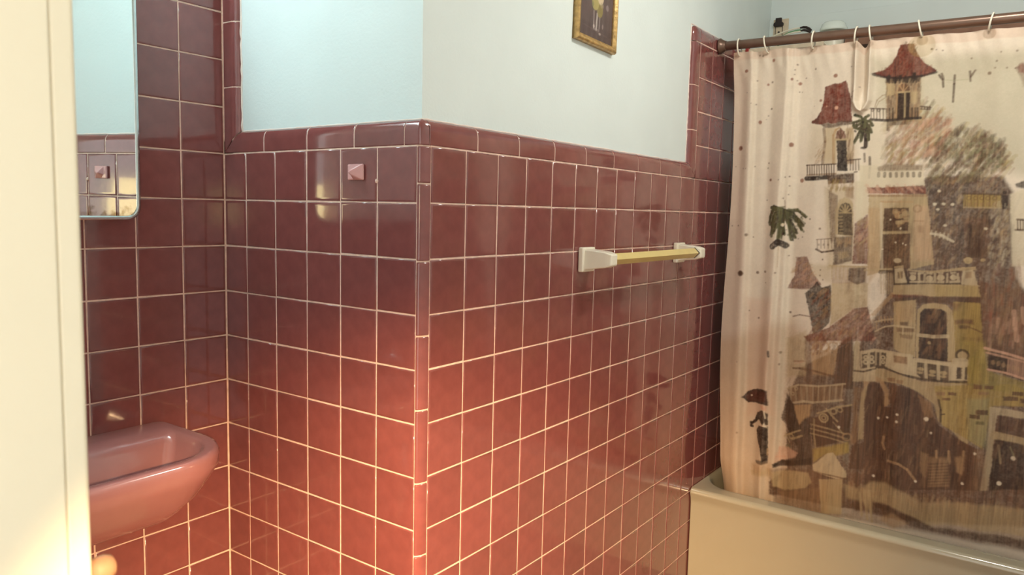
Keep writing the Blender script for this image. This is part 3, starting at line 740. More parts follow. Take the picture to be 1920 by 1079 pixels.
('L','cdbfa4',0.75,5,0,[686,1277,714,1273,746,1255]),
('L','cdbfa4',0.6,3,0,[687,1286,686,1274]),
('L','cdbfa4',0.6,3,0,[699,1284,697,1270]),
('L','cdbfa4',0.6,3,0,[710,1281,709,1266]),
('L','cdbfa4',0.6,3,0,[721,1279,720,1263]),
('L','cdbfa4',0.6,3,0,[732,1277,731,1259]),
('L','ad9670',0.7,4,0,[506,1154,592,1160]),
('L','2e1f17',0.7,8,0,[552,1151,592,1155]),
('L','ad9670',0.5,3,0,[554,1149,559,1083]),
('L','ad9670',0.5,3,0,[562,1149,567,1084]),
('L','ad9670',0.5,3,0,[569,1149,574,1084]),
('L','ad9670',0.5,3,0,[576,1150,581,1085]),
('L','ad9670',0.5,3,0,[583,1150,588,1086]),
('L','ad9670',0.5,3,0,[590,1151,595,1086]),
('L','a88660',0.6,8,0,[541,1015,593,1084]),
('P','bba786',0.9,3,0.16,[593,1164,618,1170,633,1119,596,1116]),
('P','4f3728',0.8,3,0.2,[602,1154,617,1158,619,1136,605,1134]),
('L','ad9670',0.9,3,0,[609,1156,612,1136]),
('P','ad9670',0.9,2,0.16,[589,1171,617,1176,618,1170,591,1166]),
('E','bba786',0.95,10.1,7.4,[600,1190]),
('P','ad9670',0.85,3,0.16,[625,1163,696,1164,776,1179,809,1183,810,1174,746,1165,697,1156,632,1160]),
('P','4f3728',0.85,3,0.2,[632,1160,697,1156,775,1170,772,1131,699,1126,637,1122]),
('E','bba786',0.9,8.8,8.8,[646,1140]),
('E','bba786',0.9,9.4,9.4,[691,1140]),
('E','bba786',0.9,10.1,10.1,[721,1145]),
('E','bba786',0.9,8.8,8.8,[754,1148]),
('P','bba786',0.8,2,0.16,[636,1128,657,1131,658,1122,636,1120]),
('P','bba786',0.7,2,0.16,[636,1156,654,1157,653,1150,638,1150]),
('P','bba786',0.8,2,0.16,[657,1130,678,1133,679,1124,657,1121]),
('P','bba786',0.7,2,0.16,[657,1157,675,1159,673,1152,659,1151]),
('P','bba786',0.8,2,0.16,[682,1132,702,1134,703,1126,682,1123]),
('P','bba786',0.7,2,0.16,[681,1159,699,1160,697,1153,683,1153]),
('P','bba786',0.8,2,0.16,[712,1134,732,1136,733,1128,712,1126]),
('P','bba786',0.7,2,0.16,[711,1161,729,1162,727,1155,714,1155]),
('P','bba786',0.8,2,0.16,[745,1136,764,1139,765,1130,745,1128]),
('P','bba786',0.7,2,0.16,[744,1163,761,1164,760,1158,746,1157]),
('P','bba786',0.75,3,0.16,[660,1154,666,1155,669,1125,661,1123]),
('P','bba786',0.75,3,0.16,[674,1155,681,1156,683,1126,675,1124]),
('P','bba786',0.75,3,0.16,[701,1157,708,1158,710,1128,702,1126]),
('P','bba786',0.75,3,0.16,[734,1159,740,1160,743,1130,735,1129]),
('P','bba786',0.75,3,0.16,[762,1161,768,1162,771,1132,763,1131]),
('P','bba786',0.9,3,0.16,[777,1169,804,1175,816,1134,824,1126,774,1129]),
('P','8a6a4c',0.6,4,0.16,[783,1166,800,1169,802,1151,786,1148]),
('E','ad9670',0.95,11.5,10.1,[788,1201]),
('E','ad9670',0.9,6.1,5.4,[826,1204]),
('P','ad9670',0.9,2,0.16,[773,1180,809,1184,810,1179,775,1175]),
('L','2e1f17',0.85,4,0,[596,1115,637,1121,699,1124,740,1127,773,1131]),
('L','2e1f17',0.9,3,0,[589,1171,596,1116]),
('L','2e1f17',0.9,4,0,[623,1167,636,1122]),
('P','ad9670',0.9,3,0.16,[596,1114,673,1122,819,1129,828,1095,708,1086,593,1084]),
('P','9d8449',0.5,14,0.16,[705,1121,819,1128,827,1095,714,1087]),
('P','6b3627',0.6,5,0.4,[590,1084,675,1089,702,1084,591,1073]),
('P','4f3728',0.85,8,0.35,[599,1074,689,1085,828,1095,829,1077,600,1057]),
('P','ad9670',0.9,4,0.16,[598,1060,660,1073,669,893,608,911]),
('P','a88660',0.5,20,0.2,[602,1057,655,1062,655,1003,606,997]),
('P','9d8449',0.85,4,0.12,[759,1075,829,1077,845,952,867,841,758,824,765,905]),
('P','8d7b40',0.5,20,0.16,[785,966,852,967,877,871,792,873]),
('P','644530',0.6,14,0.3,[753,1070,784,1073,770,1047,761,1046]),
('P','ad9670',0.95,3,0.16,[671,893,666,989,666,1041,678,1059,709,1067,741,1064,758,1046,768,993,777,900,756,890,744,1041,729,1050,682,1046,674,1034,679,894]),
('P','2e1f17',0.92,3,0.25,[677,894,674,1034,682,1045,729,1050,743,1041,758,890,715,888]),
('L','bba786',0.85,7,0,[674,964,713,963,752,969]),
('H',['644530','8a6a4c'],0.3,5.5,(34,75,35.0),[679,1038,739,1044,752,900,689,895]),
('E','ad9670',0.8,4.7,4.7,[703,943]),
('P','4f3728',0.75,5,0.2,[621,1001,642,1003,643,990,621,990]),
('P','644530',0.7,5,0.3,[612,983,660,985,662,972,613,968]),
('P','644530',0.6,5,0.3,[621,964,658,962,656,949,624,951]),
('L','bba786',0.8,3,0,[550,961,576,979,603,986,628,986,660,985]),
('L','bba786',0.7,3,0,[630,985,631,963]),
('P','644530',0.8,8,0.2,[766,1020,814,1026,817,1012,770,1007]),
('P','4f3728',0.75,6,0.2,[778,1005,801,1007,801,996,780,994]),
('L','644530',0.7,3,0,[801,1004,823,997,840,990]),
('P','644530',0.35,10,0.3,[791,970,839,976,840,965,792,961]),
('L','bba786',0.7,4,0,[548,991,568,999,598,1006]),
('L','a88660',0.9,2,0,[553,969,552,988]),
('L','a88660',0.6,2.5,0,[554,1009,557,992]),
('L','a88660',0.6,2.5,0,[563,1010,566,993]),
('L','a88660',0.6,2.5,0,[573,1011,576,994]),
('L','a88660',0.6,2.5,0,[582,1012,585,995]),
('L','a88660',0.6,2.5,0,[592,1013,595,996]),
('P','bba786',0.92,3,0.16,[519,889,549,905,587,905,659,903,666,883,756,886,806,893,814,837,760,829,689,825,630,838,583,848,552,848,523,832]),
('P','2e1f17',0.88,3,0.2,[519,880,545,893,588,896,586,853,548,852,522,839]),
('P','bba786',0.95,3,0.16,[587,898,663,901,664,852,629,847,591,856]),
('P','8a6a4c',0.85,3,0.2,[609,892,648,892,649,869,611,871]),
('R','bba786',0.85,5.5,3,[531,874]),
('R','bba786',0.8,4.2,3,[532,860]),
('R','bba786',0.85,5.5,3,[548,876]),
('R','bba786',0.8,4.2,3,[549,862]),
('R','bba786',0.85,5.5,3,[578,880]),
('R','bba786',0.8,4.2,3,[579,866]),
('L','bba786',0.7,4,0,[539,890,541,849]),
('L','bba786',0.7,4,0,[556,892,559,851]),
('L','bba786',0.7,4,0,[569,894,571,853]),
('P','2e1f17',0.85,3,0.2,[671,881,757,879,767,876,770,835,737,828,692,831,673,844]),
('E','ad9670',0.85,9.3,5.9,[686,859]),
('E','ad9670',0.8,9.3,4.2,[685,848]),
('E','ad9670',0.85,9.3,5.9,[719,855]),
('E','ad9670',0.8,9.3,4.2,[718,844]),
('E','ad9670',0.85,9.3,5.9,[749,855]),
('E','ad9670',0.8,9.3,4.2,[748,844]),
('L','bba786',0.85,6,0,[671,879,674,828]),
('L','bba786',0.85,6,0,[699,879,703,830]),
('L','bba786',0.85,6,0,[733,879,737,832]),
('L','bba786',0.85,6,0,[765,879,768,834]),
('L','bba786',0.9,8,0,[668,885,757,884,807,891]),
('P','bba786',0.95,2,0.16,[770,885,808,891,812,839,772,833]),
('P','2e1f17',0.9,2,0.16,[781,878,795,878,796,844,784,842]),
('L','2e1f17',0.9,4,0,[807,879,808,846]),
('E','ad9670',0.95,14.3,13.5,[794,915]),
('R','2e1f17',0.8,16.0,5,[794,915]),
('L','bba786',0.9,12,0,[777,896,802,899]),
('L','2e1f17',0.85,5,0,[522,834,552,848,582,850,630,835,692,828,760,829,810,837]),
('P','ad9670',0.85,4,0.12,[523,827,553,843,583,844,630,833,693,821,811,832,829,635,770,693,746,702,730,755,679,789,632,805,529,804]),
('P','9d8449',0.8,6,0.15,[726,810,815,829,860,831,925,850,954,837,958,785,879,776,866,643,827,662,754,694,741,766]),
('P','8d7b40',0.75,10,0.15,[809,904,844,953,861,876,952,859,955,820,815,824]),
('P','8d8a66',0.55,16,0.25,[814,788,870,797,877,645,827,662]),
('P','4f3728',0.96,5,0.22,[540,625,532,751,543,782,556,796,573,796,588,769,595,723,612,725,611,744,622,799,670,792,701,769,719,735,746,693,796,661,851,640,868,516,552,440]),
('P','a88660',0.8,5,0.2,[525,798,554,817,581,811,600,781,607,734,593,722,588,769,573,798,555,798,539,781,532,751]),
('P','8a6a4c',0.9,2,0.16,[595,818,618,822,619,810,598,809]),
('P','8a6a4c',0.9,2,0.16,[622,815,642,818,641,806,623,806]),
('P','644530',0.7,6,0.3,[600,805,624,797,623,751,607,734]),
('P','8a6a4c',0.7,6,0.3,[686,776,722,758,732,718,717,706,699,731]),
('H',['644530','8a6a4c'],0.26,5.5,(60,85,42.0),[543,723,702,750,789,646,798,518,560,461]),
('L','2e1f17',0.8,4,0,[741,771,749,740,751,703]),
('L','2e1f17',0.9,3,0,[750,726,759,729]),
('P','8a6a4c',0.85,2,0.2,[733,795,757,797,757,787,734,785]),
('P','644530',0.85,2,0.2,[765,799,786,800,787,791,765,790]),
('P','644530',0.85,2,0.2,[750,779,772,781,772,774,751,772]),
('P','8d7b40',0.85,2,0.2,[746,811,773,813,774,808,746,806]),
('P','644530',0.85,2,0.2,[828,833,850,834,851,822,829,820]),
('P','644530',0.85,2,0.2,[857,834,879,836,880,825,858,824]),
('P','8a6a4c',0.85,2,0.2,[842,814,869,816,869,808,843,806]),
('P','4f3728',0.85,2,0.2,[841,758,871,762,872,747,842,744]),
('P','4f3728',0.85,2,0.2,[824,740,852,744,853,732,825,729]),
('P','5a5638',0.85,2,0.2,[841,724,864,727,865,717,842,715]),
('P','4f3728',0.85,2,0.2,[925,826,953,829,954,817,926,814]),
('P','4f3728',0.85,2,0.2,[905,809,941,813,942,800,906,795]),
('P','4f3728',0.85,2,0.2,[946,809,967,810,968,797,947,795]),
('P','2e1f17',0.92,3,0.3,[856,937,948,923,952,861,862,883]),
('L','c79a80',0.85,5,0,[850,946,900,936,947,925]),
('L','c79a80',0.7,4,0,[855,933,948,917]),
('L','c79a80',0.85,4,0,[862,884,908,878,952,867]),
('L','c79a80',0.55,3,0,[910,922,910,874]),
('L','c79a80',0.55,3,0,[916,921,915,873]),
('L','c79a80',0.55,3,0,[921,920,921,872]),
('L','c79a80',0.55,3,0,[926,919,926,871]),
('L','c79a80',0.55,3,0,[931,918,931,870]),
('L','c79a80',0.55,3,0,[936,917,936,869]),
('L','c79a80',0.55,3,0,[941,916,941,868]),
('L','c79a80',0.55,3,0,[946,915,946,867]),
('L','c79a80',0.55,3,0,[951,914,951,866]),
('E','a88660',0.4,5.1,7.6,[873,906]),
('E','a88660',0.4,5.1,7.6,[886,904]),
('E','a88660',0.4,5.1,7.6,[899,901]),
('E','a88660',0.4,5.1,7.6,[911,898]),
('E','a88660',0.4,5.1,7.6,[924,896]),
('E','a88660',0.4,5.1,7.6,[936,893]),
('P','bba786',0.7,4,0.15,[875,775,959,770,961,751,895,752,892,693,892,603,886,521,868,516,877,645]),
('P','4f3728',0.9,3,0.3,[896,750,961,748,965,688,892,693]),
('L','ad9670',0.75,16,0,[893,689,966,683]),
('P','2e1f17',0.85,5,0.3,[894,678,966,675,976,542,890,521]),
('L','ad9670',0.5,4,0,[904,660,913,608]),
('L','8d8a66',0.5,3,0,[933,661,945,633]),
('H',['644530','8a6a4c','c79a80'],0.26,5.5,(60,88,42.0),[850,1025,939,1034,945,957,855,955]),
('H',['84482f','644530','8a6a4c'],0.26,6.6000000000000005,(90,88,42.0),[828,1175,927,1199,943,978,850,975]),
('L','c79a80',0.5,8,0,[913,1060,920,1009,926,976]),
('L','c79a80',0.5,8,0,[933,1071,940,1029]),
('L','a88660',0.7,5,0,[597,626,594,606,602,588]),
('L','a88660',0.7,5,0,[615,552,645,549,671,536,694,507]),
('L','a88660',0.7,5,0,[746,611,748,591]),
('L','a88660',0.7,5,0,[818,624,818,612]),
('L','a88660',0.7,5,0,[779,616,784,580]),
('P','a88660',0.55,10,0.3,[704,600,725,595,722,519,708,535]),
('P','a88660',0.5,12,0.3,[729,587,777,597,787,506,732,492]),
('P','a88660',0.6,10,0.3,[796,601,823,611,819,550,803,556]),
('P','8a6a4c',0.5,12,0.3,[844,638,870,644,886,521,853,513]),
('L','4f3728',0.5,3,0,[727,565,790,581]),
('L','4f3728',0.5,3,0,[727,555,790,572]),
('L','4f3728',0.5,3,0,[728,546,791,563]),
('L','4f3728',0.5,3,0,[729,537,792,553]),
('L','4f3728',0.5,3,0,[729,527,792,544]),
('L','4f3728',0.5,3,0,[730,518,793,535]),
('L','4f3728',0.5,3,0,[731,509,794,526]),
('L','4f3728',0.5,3,0,[731,499,794,517]),
('L','4f3728',0.5,3,0,[732,490,795,507]),
('E','e0cfb4',0.85,6.3,6.3,[712,705]),
('E','e0cfb4',0.85,3.8,3.8,[631,683]),
('E','e0cfb4',0.85,3.8,3.8,[603,691]),
('E','e0cfb4',0.85,3.8,3.8,[577,683]),
('E','e0cfb4',0.85,3.8,3.8,[631,706]),
('E','e0cfb4',0.85,3.8,3.8,[696,503]),
('E','e0cfb4',0.85,3.8,3.8,[847,625]),
('E','e0cfb4',0.85,6.3,6.3,[943,629]),
('E','e0cfb4',0.85,6.3,6.3,[914,547]),
('E','e0cfb4',0.85,3.8,3.8,[575,492]),
('E','e0cfb4',0.85,3.8,3.8,[728,664]),
('E','e0cfb4',0.85,3.8,3.8,[821,525]),
('P','ad9670',0.55,16,0.15,[272,904,342,942,351,792,284,772]),
('P','644530',0.6,8,0.3,[336,921,358,914,373,705,349,751]),
('P','a88660',0.75,10,0.2,[361,869,448,895,436,800,370,795]),
('P','4f3728',0.92,4,0.25,[443,899,485,948,497,765,438,765]),
('P','6b3627',0.6,5,0.4,[334,921,390,938,410,910,375,876,344,907]),
('H',['84482f','a88660','644530'],0.38,4.4,(60,60,28.0),[342,942,485,958,475,898,357,864]),
('R','a88660',0.55,14.3,4,[379,891]),
('L','a88660',0.5,3,0,[363,887,364,845]),
('R','a88660',0.55,14.3,4,[402,894]),
('L','a88660',0.5,3,0,[386,890,388,848]),
('R','a88660',0.55,14.3,4,[429,898]),
('L','a88660',0.5,3,0,[414,893,416,851]),
('L','644530',0.75,5,0,[304,807,326,810,360,810,436,800]),
('L','84482f',0.5,3,0,[305,831,339,837]),
('L','c79a80',0.5,3,0,[308,824,334,833]),
('P','8a6a4c',0.6,5,0.3,[286,736,324,755,391,760,469,778,468,725,376,700,314,689]),
('L','bba786',0.75,4,0,[289,734,325,753,391,759,473,780]),
('L','bba786',0.7,5,0,[311,688,347,700,376,701,468,725]),
('L','bba786',0.4,3,0,[296,738,304,690]),
('L','bba786',0.4,3,0,[315,742,322,694]),
('L','bba786',0.4,3,0,[335,746,340,699]),
('L','bba786',0.4,3,0,[354,750,358,703]),
('L','bba786',0.4,3,0,[373,754,376,707]),
('L','bba786',0.4,3,0,[391,758,394,711]),
('L','bba786',0.4,3,0,[410,762,412,715]),
('L','bba786',0.4,3,0,[428,766,429,719]),
('L','bba786',0.4,3,0,[447,770,447,722]),
('L','bba786',0.4,3,0,[465,773,464,726]),
('R','bba786',0.5,5.1,3,[297,728]),
('R','bba786',0.5,5.1,3,[307,719]),
('R','bba786',0.5,5.1,3,[318,739]),
('P','2e1f17',0.75,6,0.3,[287,716,314,684,367,683,384,492,257,454,281,480,329,506,337,534,289,607,273,625]),
('P','a88660',0.85,8,0.25,[314,682,371,694,369,653,351,640,337,617,324,645]),
('P','4f3728',0.92,4,0.25,[377,644,424,683,496,710,496,597,390,550,377,593]),
('R','ad9670',0.75,13.5,4,[414,656]),
('R','ad9670',0.65,6.7,3,[414,656]),
('R','ad9670',0.7,9.3,4,[443,684]),
('R','ad9670',0.6,7.6,3,[463,692]),
('L','ad9670',0.75,4,0,[392,667,424,683,455,701,496,713]),
('L','ad9670',0.7,4,0,[421,688,439,668,458,652]),
('L','ad9670',0.55,3.5,0,[373,626,428,623,488,615]),
('L','ad9670',0.55,3.5,0,[374,611,429,608,489,600]),
('L','ad9670',0.55,3.5,0,[375,595,430,593,490,585]),
('L','ad9670',0.6,4,0,[383,645,385,595,394,551]),
('L','ad9670',0.5,3,0,[445,647,479,613]),
('R','a88660',0.6,11.8,4,[489,605]),
('E','e0cfb4',0.8,4.6,4.6,[463,634]),
('L','ad9670',0.7,4,0,[286,565,305,579,341,599]),
('R','ad9670',0.6,7.6,4,[311,571]),
('L','ad9670',0.6,5,0,[316,563,347,581]),
('L','ad9670',0.6,3,0,[290,577,307,549]),
('E','5a5638',0.6,10.1,10.1,[303,532]),
('P','c79a80',0.6,8,0.3,[260,486,273,526,303,532,338,519,329,501,261,468]),
('L','c79a80',0.7,3,0,[273,526,277,479]),
('L','c79a80',0.7,3,0,[265,489,295,495]),
('P','2e1f17',0.85,5,0.3,[254,461,286,481,340,493,382,512,384,487,302,464,257,449]),
('P','4f3728',0.9,4,0.25,[532,770,544,795,560,801,578,535,549,509,500,498,504,578,539,595]),
('P','ad9670',0.75,4,0.2,[522,759,540,791,533,722,538,607,523,602,519,670]),
('P','8a6a4c',0.6,8,0.3,[496,774,528,774,516,709,521,592,497,577,503,667]),
('P','bba786',0.85,5,0.16,[493,828,558,847,561,799,495,791]),
('P','4f3728',0.8,4,0.16,[490,881,503,878,505,846,492,847]),
('P','bba786',0.92,4,0.16,[490,910,498,928,507,919,512,845,517,834,495,828]),
('P','bba786',0.9,4,0.16,[509,891,554,906,558,835,517,834]),
('P','2e1f17',0.85,4,0.2,[516,882,554,896,557,849,519,836]),
('R','bba786',0.8,5.1,4,[528,874]),
('R','bba786',0.8,5.9,4,[529,859]),
('R','bba786',0.8,5.1,4,[545,876]),
('R','bba786',0.8,5.9,4,[546,862]),
('L','bba786',0.8,5,0,[536,887,538,844]),
('L','2e1f17',0.8,4,0,[495,826,524,827,558,841]),
('P','9d8449',0.8,8,0.2,[385,544,494,589,497,552,452,532,424,532,390,499]),
('P','9d8449',0.5,8,0.16,[425,557,497,582,499,557,451,542]),
('P','2e1f17',0.95,3,0.12,[136,681,153,702,175,716,206,721,225,719,230,667,214,670,199,667,183,668,168,667,157,664]),
('P','6b3627',0.4,14,0.16,[146,685,176,711,222,716,227,680,162,669]),
('E','e0cfb4',0.8,2.9,2.9,[169,692]),
('P','c79a80',0.8,6,0.16,[202,663,225,664,228,649,210,651]),
('P','2e1f17',0.95,3,0.16,[195,638,210,648,223,645,230,639,233,597,218,594,202,612,187,596,175,586,169,593,184,609]),
('P','2e1f17',0.95,3,0.16,[202,591,219,592,233,592,240,471,220,467,213,508,198,548,195,574]),
('P','e0cfb4',0.8,3,0.16,[216,594,223,606,232,586]),
('L','2e1f17',0.9,6,0,[171,596,172,583,179,583]),
('L','e0cfb4',0.7,3,0,[220,645,225,622]),
('P','2e1f17',0.8,4,0.16,[197,465,239,477,240,461,221,454,200,455]),
('L','a88660',0.9,3,0,[236,513,236,492]),
('P','a88660',0.5,20,0.2,[180,448,251,463,254,416,187,411]),
('L','2e1f17',0.8,5,0,[222,856,224,839]),
('P','ad9670',0.7,8,0.2,[253,433,314,453,375,457,388,428,366,401,294,374,259,382]),
('P','ad9670',0.4,12,0.16,[177,422,253,443,254,417,184,407]),
('P','ad9670',0.8,5,0.2,[411,446,485,463,487,339,424,328]),
('P','bba786',0.92,3,0.16,[388,489,434,541,451,546,492,490,496,469,468,459,392,467]),
('L','644530',0.7,4,0,[391,467,445,467,493,466]),
('P','a88660',0.4,8,0.16,[420,442,440,447,447,334,426,336]),
('P','ad9670',0.65,14,0.25,[489,446,537,438,568,470,611,480,681,455,713,439,834,469,980,484,987,403,887,392,820,391,733,367,680,389,615,409,578,405,575,362,551,398,500,398]),
('H',['ad9670','a88660'],0.26,4.4,(120,88,21.0),[491,452,686,456,980,489,982,462,688,427,505,412]),
('L','ad9670',0.6,5,0,[538,426,548,348]),
('L','ad9670',0.6,5,0,[551,436,565,341]),
('L','ad9670',0.6,5,0,[565,439,578,335]),
('P','4f3728',0.7,12,0.3,[578,399,626,405,690,386,753,367,887,386,987,392,989,364,794,354,693,350,638,384]),
('P','a88660',0.5,14,0.2,[592,354,638,384,687,361,641,336]),
('P','8a6a4c',0.5,16,0.25,[276,363,413,415,424,328,296,335]),
('H',['644530','8a6a4c','4f3728'],0.11,8.0,(390,80,60),[401,1299,926,1374,993,482,525,361]),
('H',['a88660','ad9670'],0.12,3.2,(240,82,46),[465,1301,931,1314,993,482,524,379]),
('P','644530',0.12,60,0.9,[472,1199,618,1305,931,1314,998,419,525,361]),
('P','8a6a4c',0.14,50,0.9,[269,934,512,1064,557,370,284,357]),
('H',['644530','4f3728'],0.11,6.0,(135,75,40),[271,898,501,994,537,419,265,371]),
('E','644530',0.8,2.1,2.1,[64,1863]),
('E','644530',0.8,2.5,2.5,[139,1861]),
('E','644530',0.8,3.4,3.4,[151,1857]),
('E','84482f',0.8,5.1,5.1,[186,1838]),
('E','84482f',0.8,5.9,5.9,[99,1809]),
('E','84482f',0.8,3.8,3.8,[169,1760]),
('E','644530',0.8,2.9,2.9,[182,1767]),
('E','644530',0.8,2.5,2.5,[262,1819]),
('E','644530',0.8,2.1,2.1,[256,1801]),
('E','644530',0.8,2.1,2.1,[255,1786]),
('E','84482f',0.8,4.6,4.6,[248,1771]),
('E','644530',0.8,2.1,2.1,[263,1766]),
('E','84482f',0.8,5.9,5.9,[271,1756]),
('E','644530',0.8,2.5,2.5,[270,1729]),
('E','644530',0.8,1.7,1.7,[279,1728]),
('E','644530',0.8,2.1,2.1,[290,1773]),
('E','644530',0.8,2.5,2.5,[320,1800]),
('E','644530',0.8,2.5,2.5,[430,1797]),
('E','84482f',0.8,6.3,6.3,[383,1772]),
('E','84482f',0.8,4.2,4.2,[341,1696]),
('E','644530',0.8,3.4,3.4,[183,1679]),
('E','84482f',0.8,6.3,6.3,[148,1636]),
('E','84482f',0.8,7.2,7.2,[256,1557]),
('E','84482f',0.8,8.0,8.0,[86,1550]),
('E','644530',0.8,2.5,2.5,[138,1487]),
('E','644530',0.8,2.1,2.1,[101,1480]),
('E','644530',0.8,2.1,2.1,[111,1480]),
('E','644530',0.8,2.1,2.1,[70,1488]),
('E','644530',0.8,2.1,2.1,[182,1481]),
('E','84482f',0.8,4.6,4.6,[194,1441]),
('E','644530',0.8,2.5,2.5,[243,1450]),
('E','644530',0.8,2.5,2.5,[257,1452]),
('E','84482f',0.8,6.7,6.7,[295,1439]),
('E','644530',0.8,2.5,2.5,[224,1441]),
('E','644530',0.8,2.5,2.5,[132,1696]),
('E','644530',0.8,1.7,1.7,[118,1700]),
('E','644530',0.8,2.1,2.1,[174,1656]),
('E','644530',0.8,2.1,2.1,[184,1498]),
('E','644530',0.8,2.5,2.5,[133,1775]),
('E','644530',0.8,1.7,1.7,[102,1737]),
('E','644530',0.8,1.7,1.7,[321,1680]),
('E','644530',0.8,2.5,2.5,[441,1716]),
('E','644530',0.8,2.9,2.9,[436,1701]),
('E','644530',0.8,2.1,2.1,[456,1730]),
('E','644530',0.8,1.3,1.3,[168,1645]),
('E','4f3728',0.6,4.2,4.2,[88,1551]),
('E','4f3728',0.6,2.5,2.5,[194,1441]),
('E','644530',0.75,2.9,2.9,[69,1283]),
('E','644530',0.75,2.9,2.9,[93,1284]),
('E','644530',0.75,5.1,5.1,[125,1253]),
('E','644530',0.75,2.5,2.5,[145,1246]),
('E','644530',0.75,10.5,10.5,[113,1119]),
('E','644530',0.75,5.5,5.5,[166,1124]),
('E','644530',0.75,4.2,4.2,[193,1129]),
('E','644530',0.75,2.5,2.5,[230,1128]),
('E','644530',0.75,2.5,2.5,[241,1380]),
('E','644530',0.75,2.1,2.1,[185,1373]),
('E','644530',0.75,2.1,2.1,[257,1392]),
('E','644530',0.75,3.8,3.8,[363,1282]),
('E','644530',0.75,2.1,2.1,[308,1252]),
('E','644530',0.75,2.1,2.1,[294,1246]),
('E','644530',0.75,2.1,2.1,[267,1188]),
('E','644530',0.75,1.7,1.7,[290,1183]),
('E','644530',0.75,2.9,2.9,[378,1181]),
('E','644530',0.75,2.5,2.5,[373,1146]),
('E','644530',0.75,2.5,2.5,[373,1128]),
('E','644530',0.75,2.1,2.1,[383,1115]),
('E','644530',0.75,2.5,2.5,[145,989]),
('E','644530',0.75,3.4,3.4,[179,967]),
('E','644530',0.75,4.2,4.2,[281,996]),
('E','644530',0.75,2.1,2.1,[258,1421]),
('E','644530',0.75,2.9,2.9,[330,1312]),
('E','644530',0.75,2.1,2.1,[198,1092]),
('E','4f3728',0.8,8.0,8.0,[114,1120]),
('E','644530',0.7,3.4,3.4,[652,1831]),
('E','644530',0.7,2.1,2.1,[664,1828]),
('E','644530',0.7,2.1,2.1,[681,1824]),
('E','644530',0.7,2.9,2.9,[756,1793]),
('E','644530',0.7,2.9,2.9,[819,1778]),
('E','644530',0.7,2.5,2.5,[828,1804]),
('E','644530',0.7,2.9,2.9,[866,1804]),
('E','644530',0.7,4.6,4.6,[803,1743]),
('E','644530',0.7,2.5,2.5,[816,1758]),
('E','644530',0.7,2.5,2.5,[845,1755]),
('E','644530',0.7,2.1,2.1,[865,1752]),
('E','644530',0.6,4.6,4.6,[260,856]),
('E','644530',0.6,3.4,3.4,[258,815]),
('E','644530',0.6,2.1,2.1,[118,807]),
('E','644530',0.6,3.4,3.4,[129,553]),
('E','8a6a4c',0.45,9.1,9.1,[64,1868]),
('E','8a6a4c',0.45,12.1,12.1,[159,1869]),
('E','8a6a4c',0.45,12.1,12.1,[310,1866]),
('E','8a6a4c',0.45,10.6,10.6,[439,1862]),
('E','8a6a4c',0.45,10.6,10.6,[481,1864]),
('E','8a6a4c',0.45,15.2,15.2,[626,1861]),
('E','8a6a4c',0.45,16.7,16.7,[796,1863]),
('E','9d8449',0.35,36.4,36.4,[625,1845])]
cv_ = Canvas(PX0, PZ0, W_, H_, 'd8c9b6')
cv_.c *= (1+.06*(vnoise(W_, H_, 90)-.5)+.05*(vnoise(W_, H_, 6)-.5))[..., None]
cv_.run(CURTAIN_ART)
spl = 985-PX0
cv_.c[:, spl:] = cv_.c[:, spl-(W_-spl):spl][:, ::-1]          # the print repeats, turned over, beyond the panel seam
for ax in (0, 1, 0, 1):                                        # the print is soft, like thin paint
    cv_.c = (np.roll(cv_.c, 1, ax)+2*cv_.c+np.roll(cv_.c, -1, ax))/4
drip = np.repeat(vnoise(W_, H_//12+1, 3.0), 12, 0)[:H_]*.6+np.repeat(vnoise(W_, H_//30+1, 9.0), 30, 0)[:H_]*.4
dark = 1-np.clip(cv_.c.mean(-1)/.42, 0, 1)
cv_.c *= (1+.10*(cv_.n2-.5)+dark*1.1*(drip-.5))[..., None]
cxs = np.concatenate([np.arange(.058, .99, .0018), np.arange(.99, 1.461, .006)]); czs = np.arange(.262, 1.8765, .0019)
X, Z = np.meshgrid(cxs, czs)
def sst(a, b, x): t = np.clip((x-a)/(b-a), 0, 1); return t*t*(3-2*t)
top = sst(1.72, 1.875, Z)
Y = 1.521-.013*top
fade = 1-sst(.24, .40, X)
Y = Y+fade*(.0060*np.sin(2*np.pi*(X-.035)/.118+.5*np.sin(Z*2.2))+.0010*np.sin(2*np.pi*(X)/.047+Z*1.5))*(1-.45*top)
for x0, dr, am, wd in ((.128, .012, .010, .006), (.237, -.010, .011, .007), (.262, .004, .007, .006)):      # sharp creases
    xc = x0+dr*(1.5-Z); Y = Y+am*(np.tanh((X-xc)/wd)*np.exp(-np.abs(X-xc)/.05))
Y = Y+.0035*np.sin(2*np.pi*(X-.3)/.21+Z*.7)*sst(.3, .5, X)+.0022*np.sin(2*np.pi*X/.113+1.3*Z)*sst(.3, .5, X)
xc = .452+.02*sst(1.6, 1.0, Z); Y = Y+.006*np.tanh((X-xc-.02)/.006)*np.exp(-np.abs(X-xc-.02)/.06)*(1-sst(1.45, 1.62, Z))
